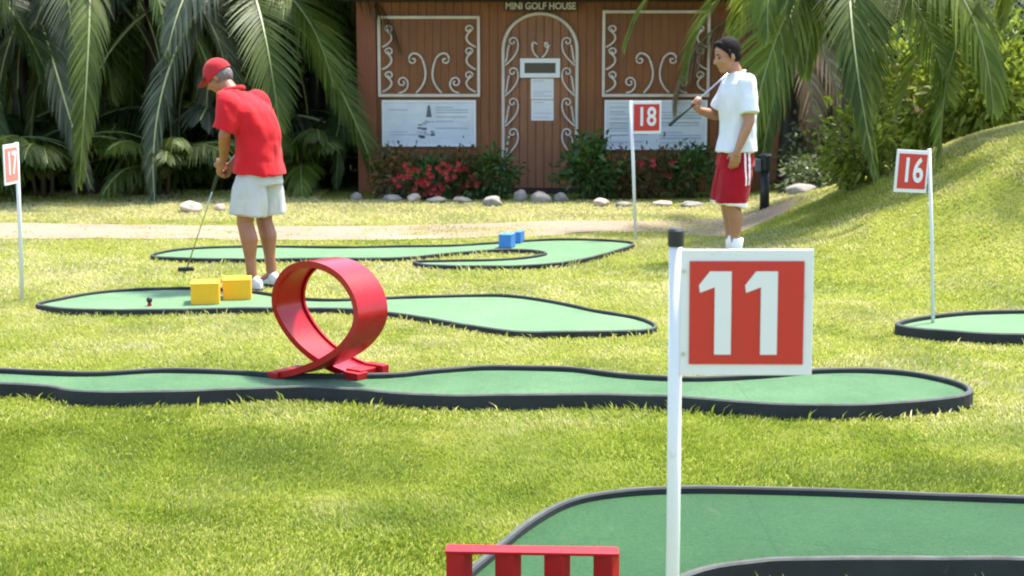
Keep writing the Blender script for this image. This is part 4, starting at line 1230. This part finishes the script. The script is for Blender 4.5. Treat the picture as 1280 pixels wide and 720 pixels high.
man_red()

def man_white():
    F = Vector((-.97, -.22, 0)).normalized(); yaw = math.atan2(F.y, F.x)
    b = at(913, 327); b.z = H(b.x, b.y)
    root = empty('person', b, 'dark-haired man in white shirt and crimson shorts resting a club on his shoulder', 'person', yaw)
    B = MB()
    B.loft([((-.03, 0, .85), (0, .135, 0), (.09, 0, 0)), ((-.04, 0, 1.0), (0, .14, 0), (.09, 0, 0)), ((-.04, 0, 1.12), (0, .152, 0), (.108, 0, 0)), ((-.035, 0, 1.30), (0, .160, 0), (.105, 0, 0)),
            ((-.035, 0, 1.40), (0, .140, 0), (.085, 0, 0)), ((-.03, 0, 1.46), (0, .09, 0), (.07, 0, 0))], 20)
    B.cap((-.032, 0, 1.44), .062, (.020, 0, 1.555), .055)
    A = frame(R(4), R(14)); hc = (.062, 0, 1.622)
    P = head_parts(B, hc, A, .97)
    # near (left) arm hangs
    sh, el, wv = Vector((-.040, .150, 1.395)), Vector((-.045, .232, 1.125)), Vector((.045, .225, .895))
    B.cap(sh, .048, sh.lerp(el, .5), .049); B.cap(sh.lerp(el, .5), .052, el, .041); B.cap(el, .042, el.lerp(wv, .35), .042); B.cap(el.lerp(wv, .35), .042, wv, .027)
    hand(B, wv, (.22, -.05, -1), (-.25, -1, 0), (1, -.2, .2), .38)
    # far (right) arm bent, holding the club
    sh, el, wv = Vector((-.035, -.150, 1.395)), Vector((.055, -.255, 1.150)), Vector((.235, -.150, 1.195))
    B.cap(sh, .048, sh.lerp(el, .5), .049); B.cap(sh.lerp(el, .5), .052, el, .041); B.cap(el, .042, el.lerp(wv, .35), .041); B.cap(el.lerp(wv, .35), .041, wv, .027)
    hand(B, wv, (.45, .15, .62), (-.45, .85, .1), (-.6, -.3, .7), .95)
    for sd in (1, -1): leg(B, (-.02, sd * .085, .82), (.035 - .03 * (sd < 0), sd * .10, .48), (-.01 - .03 * (sd < 0), sd * .10, .085))
    me = remesh(B, .0065, 3); me.materials.append(M['skin_b']); link('body', me, root)
    eyes(root, P, .97)
    S = MB()
    S.loft([((-.033, 0, .875), (0, .210, 0), (.168, 0, 0)), ((-.038, 0, .98), (0, .194, 0), (.150, 0, 0)), ((-.040, 0, 1.10), (0, .186, 0), (.138, 0, 0)), ((-.038, 0, 1.22), (0, .196, 0), (.144, 0, 0)),
            ((-.036, 0, 1.33), (0, .205, 0), (.145, 0, 0)), ((-.036, 0, 1.405), (0, .200, 0), (.122, 0, 0)), ((-.034, 0, 1.455), (0, .140, 0), (.092, 0, 0)), ((-.028, 0, 1.492), (0, .078, 0), (.068, 0, .01))], 28)
    for sh, e in ((Vector((-.045, .172, 1.405)), Vector((-.045, .240, 1.175))), (Vector((-.035, -.172, 1.405)), Vector((.030, -.240, 1.20)))):
        S.cap(sh, .082, sh.lerp(e, .35), .080); S.tube([sh, sh.lerp(e, .3), sh.lerp(e, .65), e], [.076, .080, .080, .084], 18)
    me = remesh(S, .008, 4, wrinkle=.015, wscale=9, seed=5); me.materials.append(M['shirt_white']); so_ = link('shirt', me, root)
    C = MB(); ring = [Vector((-.020 + .066 * math.cos(a), .070 * math.sin(a), 1.490 - .016 * math.cos(a))) for a in [2 * math.pi * i / 24 for i in range(25)]]
    C.tube(ring, .009, 8); C.build('collar', M['shirt_white'], so_, True)
    T = MB()
    T.loft([((-.03, 0, .94), (0, .160, 0), (.114, 0, 0)), ((-.03, 0, .86), (0, .182, 0), (.138, 0, 0)), ((-.02, 0, .76), (0, .20, 0), (.155, 0, 0))], 24)
    T.tube([(-.02, .085, .80), (.0, .095, .68), (.045, .105, .455)], [.105, .130, .128], 20)
    T.tube([(-.03, -.085, .80), (-.02, -.095, .68), (.015, -.105, .455)], [.105, .126, .122], 20)
    me = remesh(T, .008, 3, wrinkle=.018, wscale=9, seed=14)
    me.materials.append(M['shorts_red']); me.materials.append(M['trim_white'])
    for p in me.polygons:
        c = p.center; st = c.x - (-.075)
        if c.z < .482 or (c.y > .15 and c.z > .62 and (abs(c.x + .075) < .010 or abs(c.x + .035) < .009)): p.material_index = 1
    link('shorts', me, root)
    hm = MB(); hm.ball(P(-.016, 0, .046), (.108, .086, .104), 24, 14, A); hm.ball(P(-.05, 0, -.01), (.066, .074, .07), 18, 10, A); hm.cap(P(.058, -.03, .106), .024, P(.058, .03, .106), .024)
    me = remesh(hm, .006, 1, cuts=[(P(.044, 0, .044), A @ Vector((.70, 0, -.56))), (P(-.05, 0, -.062), A @ Vector((.1, 0, -1)))], wrinkle=.0025, wscale=70); me.materials.append(M['hair_dark']); link('hair', me, root)
    for sd in (1, -1):
        m = MB(); m.tube([P(.012, sd * .080, .055), P(.010, sd * .081, .0), P(.008, sd * .079, -.018)], [.016, .010, .004], 8); m.build('sideburn', M['hair_dark'], root, True)
    for sd in (1, -1):
        x = -.01 - .03 * (sd < 0)
        shoe(root, (x, sd * .10, 0), R(6 * sd), M['shoe'])
        k = MB(); k.tube([(x - .003, sd * .10, .07), (x - .003, sd * .10, .14), (x - .004, sd * .10, .20)], [.046, .046, .050], 14); k.build('sock', M['sock'], root, True)
    for o in root.children:
        if o.name.startswith(('shirt', 'shorts')):
            for v in o.data.vertices: v.co.y *= .98; v.co.x = -.03 + (v.co.x + .03) * .97
    # club
    Mw = Matrix.Translation(b) @ Matrix.Rotation(yaw, 4, 'Z')
    hp = Vector((.278, -.118, 1.255)); dr = Vector((-.50, -.05, .405)).normalized()
    g0 = hp - dr * .27
    W = Mw @ g0
    pr = empty('golf_club', W, 'slim club with a dark grip resting across the shoulder of the man in white', 'golf club')
    rot = Matrix.Rotation(yaw, 3, 'Z'); dw = rot @ dr
    m = MB(); m.tube([dw * -.01, dw * .26], [.013, .011], 10); m.build('grip', M['grip'], pr, True)
    m = MB(); m.tube([dw * .255, dw * .72], .0068, 8); m.build('shaft', M['steel'], pr, True)
    m = MB(); e = dw * .72; m.box(e + rot @ Vector((0, -.03, 0)), (.035, .10, .028), yaw); m.build('club_head', M['steel'], pr, bevel=.005)
man_white()

# ------------------------------------------------------------------ light
SUN_AZ, SUN_EL = R(48), R(66)          # azimuth from +Y (away from the camera) towards +X
w = bpy.data.worlds.new('World'); sc.world = w; w.use_nodes = True
nt = w.node_tree; bg = nt.nodes['Background']
sky = nt.nodes.new('ShaderNodeTexSky'); sky.sky_type = 'NISHITA'; sky.sun_disc = False
sky.sun_elevation = SUN_EL; sky.sun_rotation = SUN_AZ; sky.air_density = 1.0; sky.dust_density = 1.6; sky.ozone_density = 1.0
nt.links.new(sky.outputs[0], bg.inputs[0]); bg.inputs[1].default_value = .15
sl = bpy.data.lights.new('sun', 'SUN'); sl.energy = 3.1; sl.angle = R(6); sl.color = (1, .955, .86)
so = bpy.data.objects.new('sun', sl); col.objects.link(so)
d = Vector((math.sin(SUN_AZ) * math.cos(SUN_EL), math.cos(SUN_AZ) * math.cos(SUN_EL), math.sin(SUN_EL)))
so.rotation_euler = (-d).to_track_quat('-Z', 'Y').to_euler(); so.location = d * 40
vs_ = sc.view_settings
vs_.view_transform = 'Standard'; vs_.look = 'None'; vs_.gamma = 1; vs_.exposure = 1.98; vs_.use_curve_mapping = False
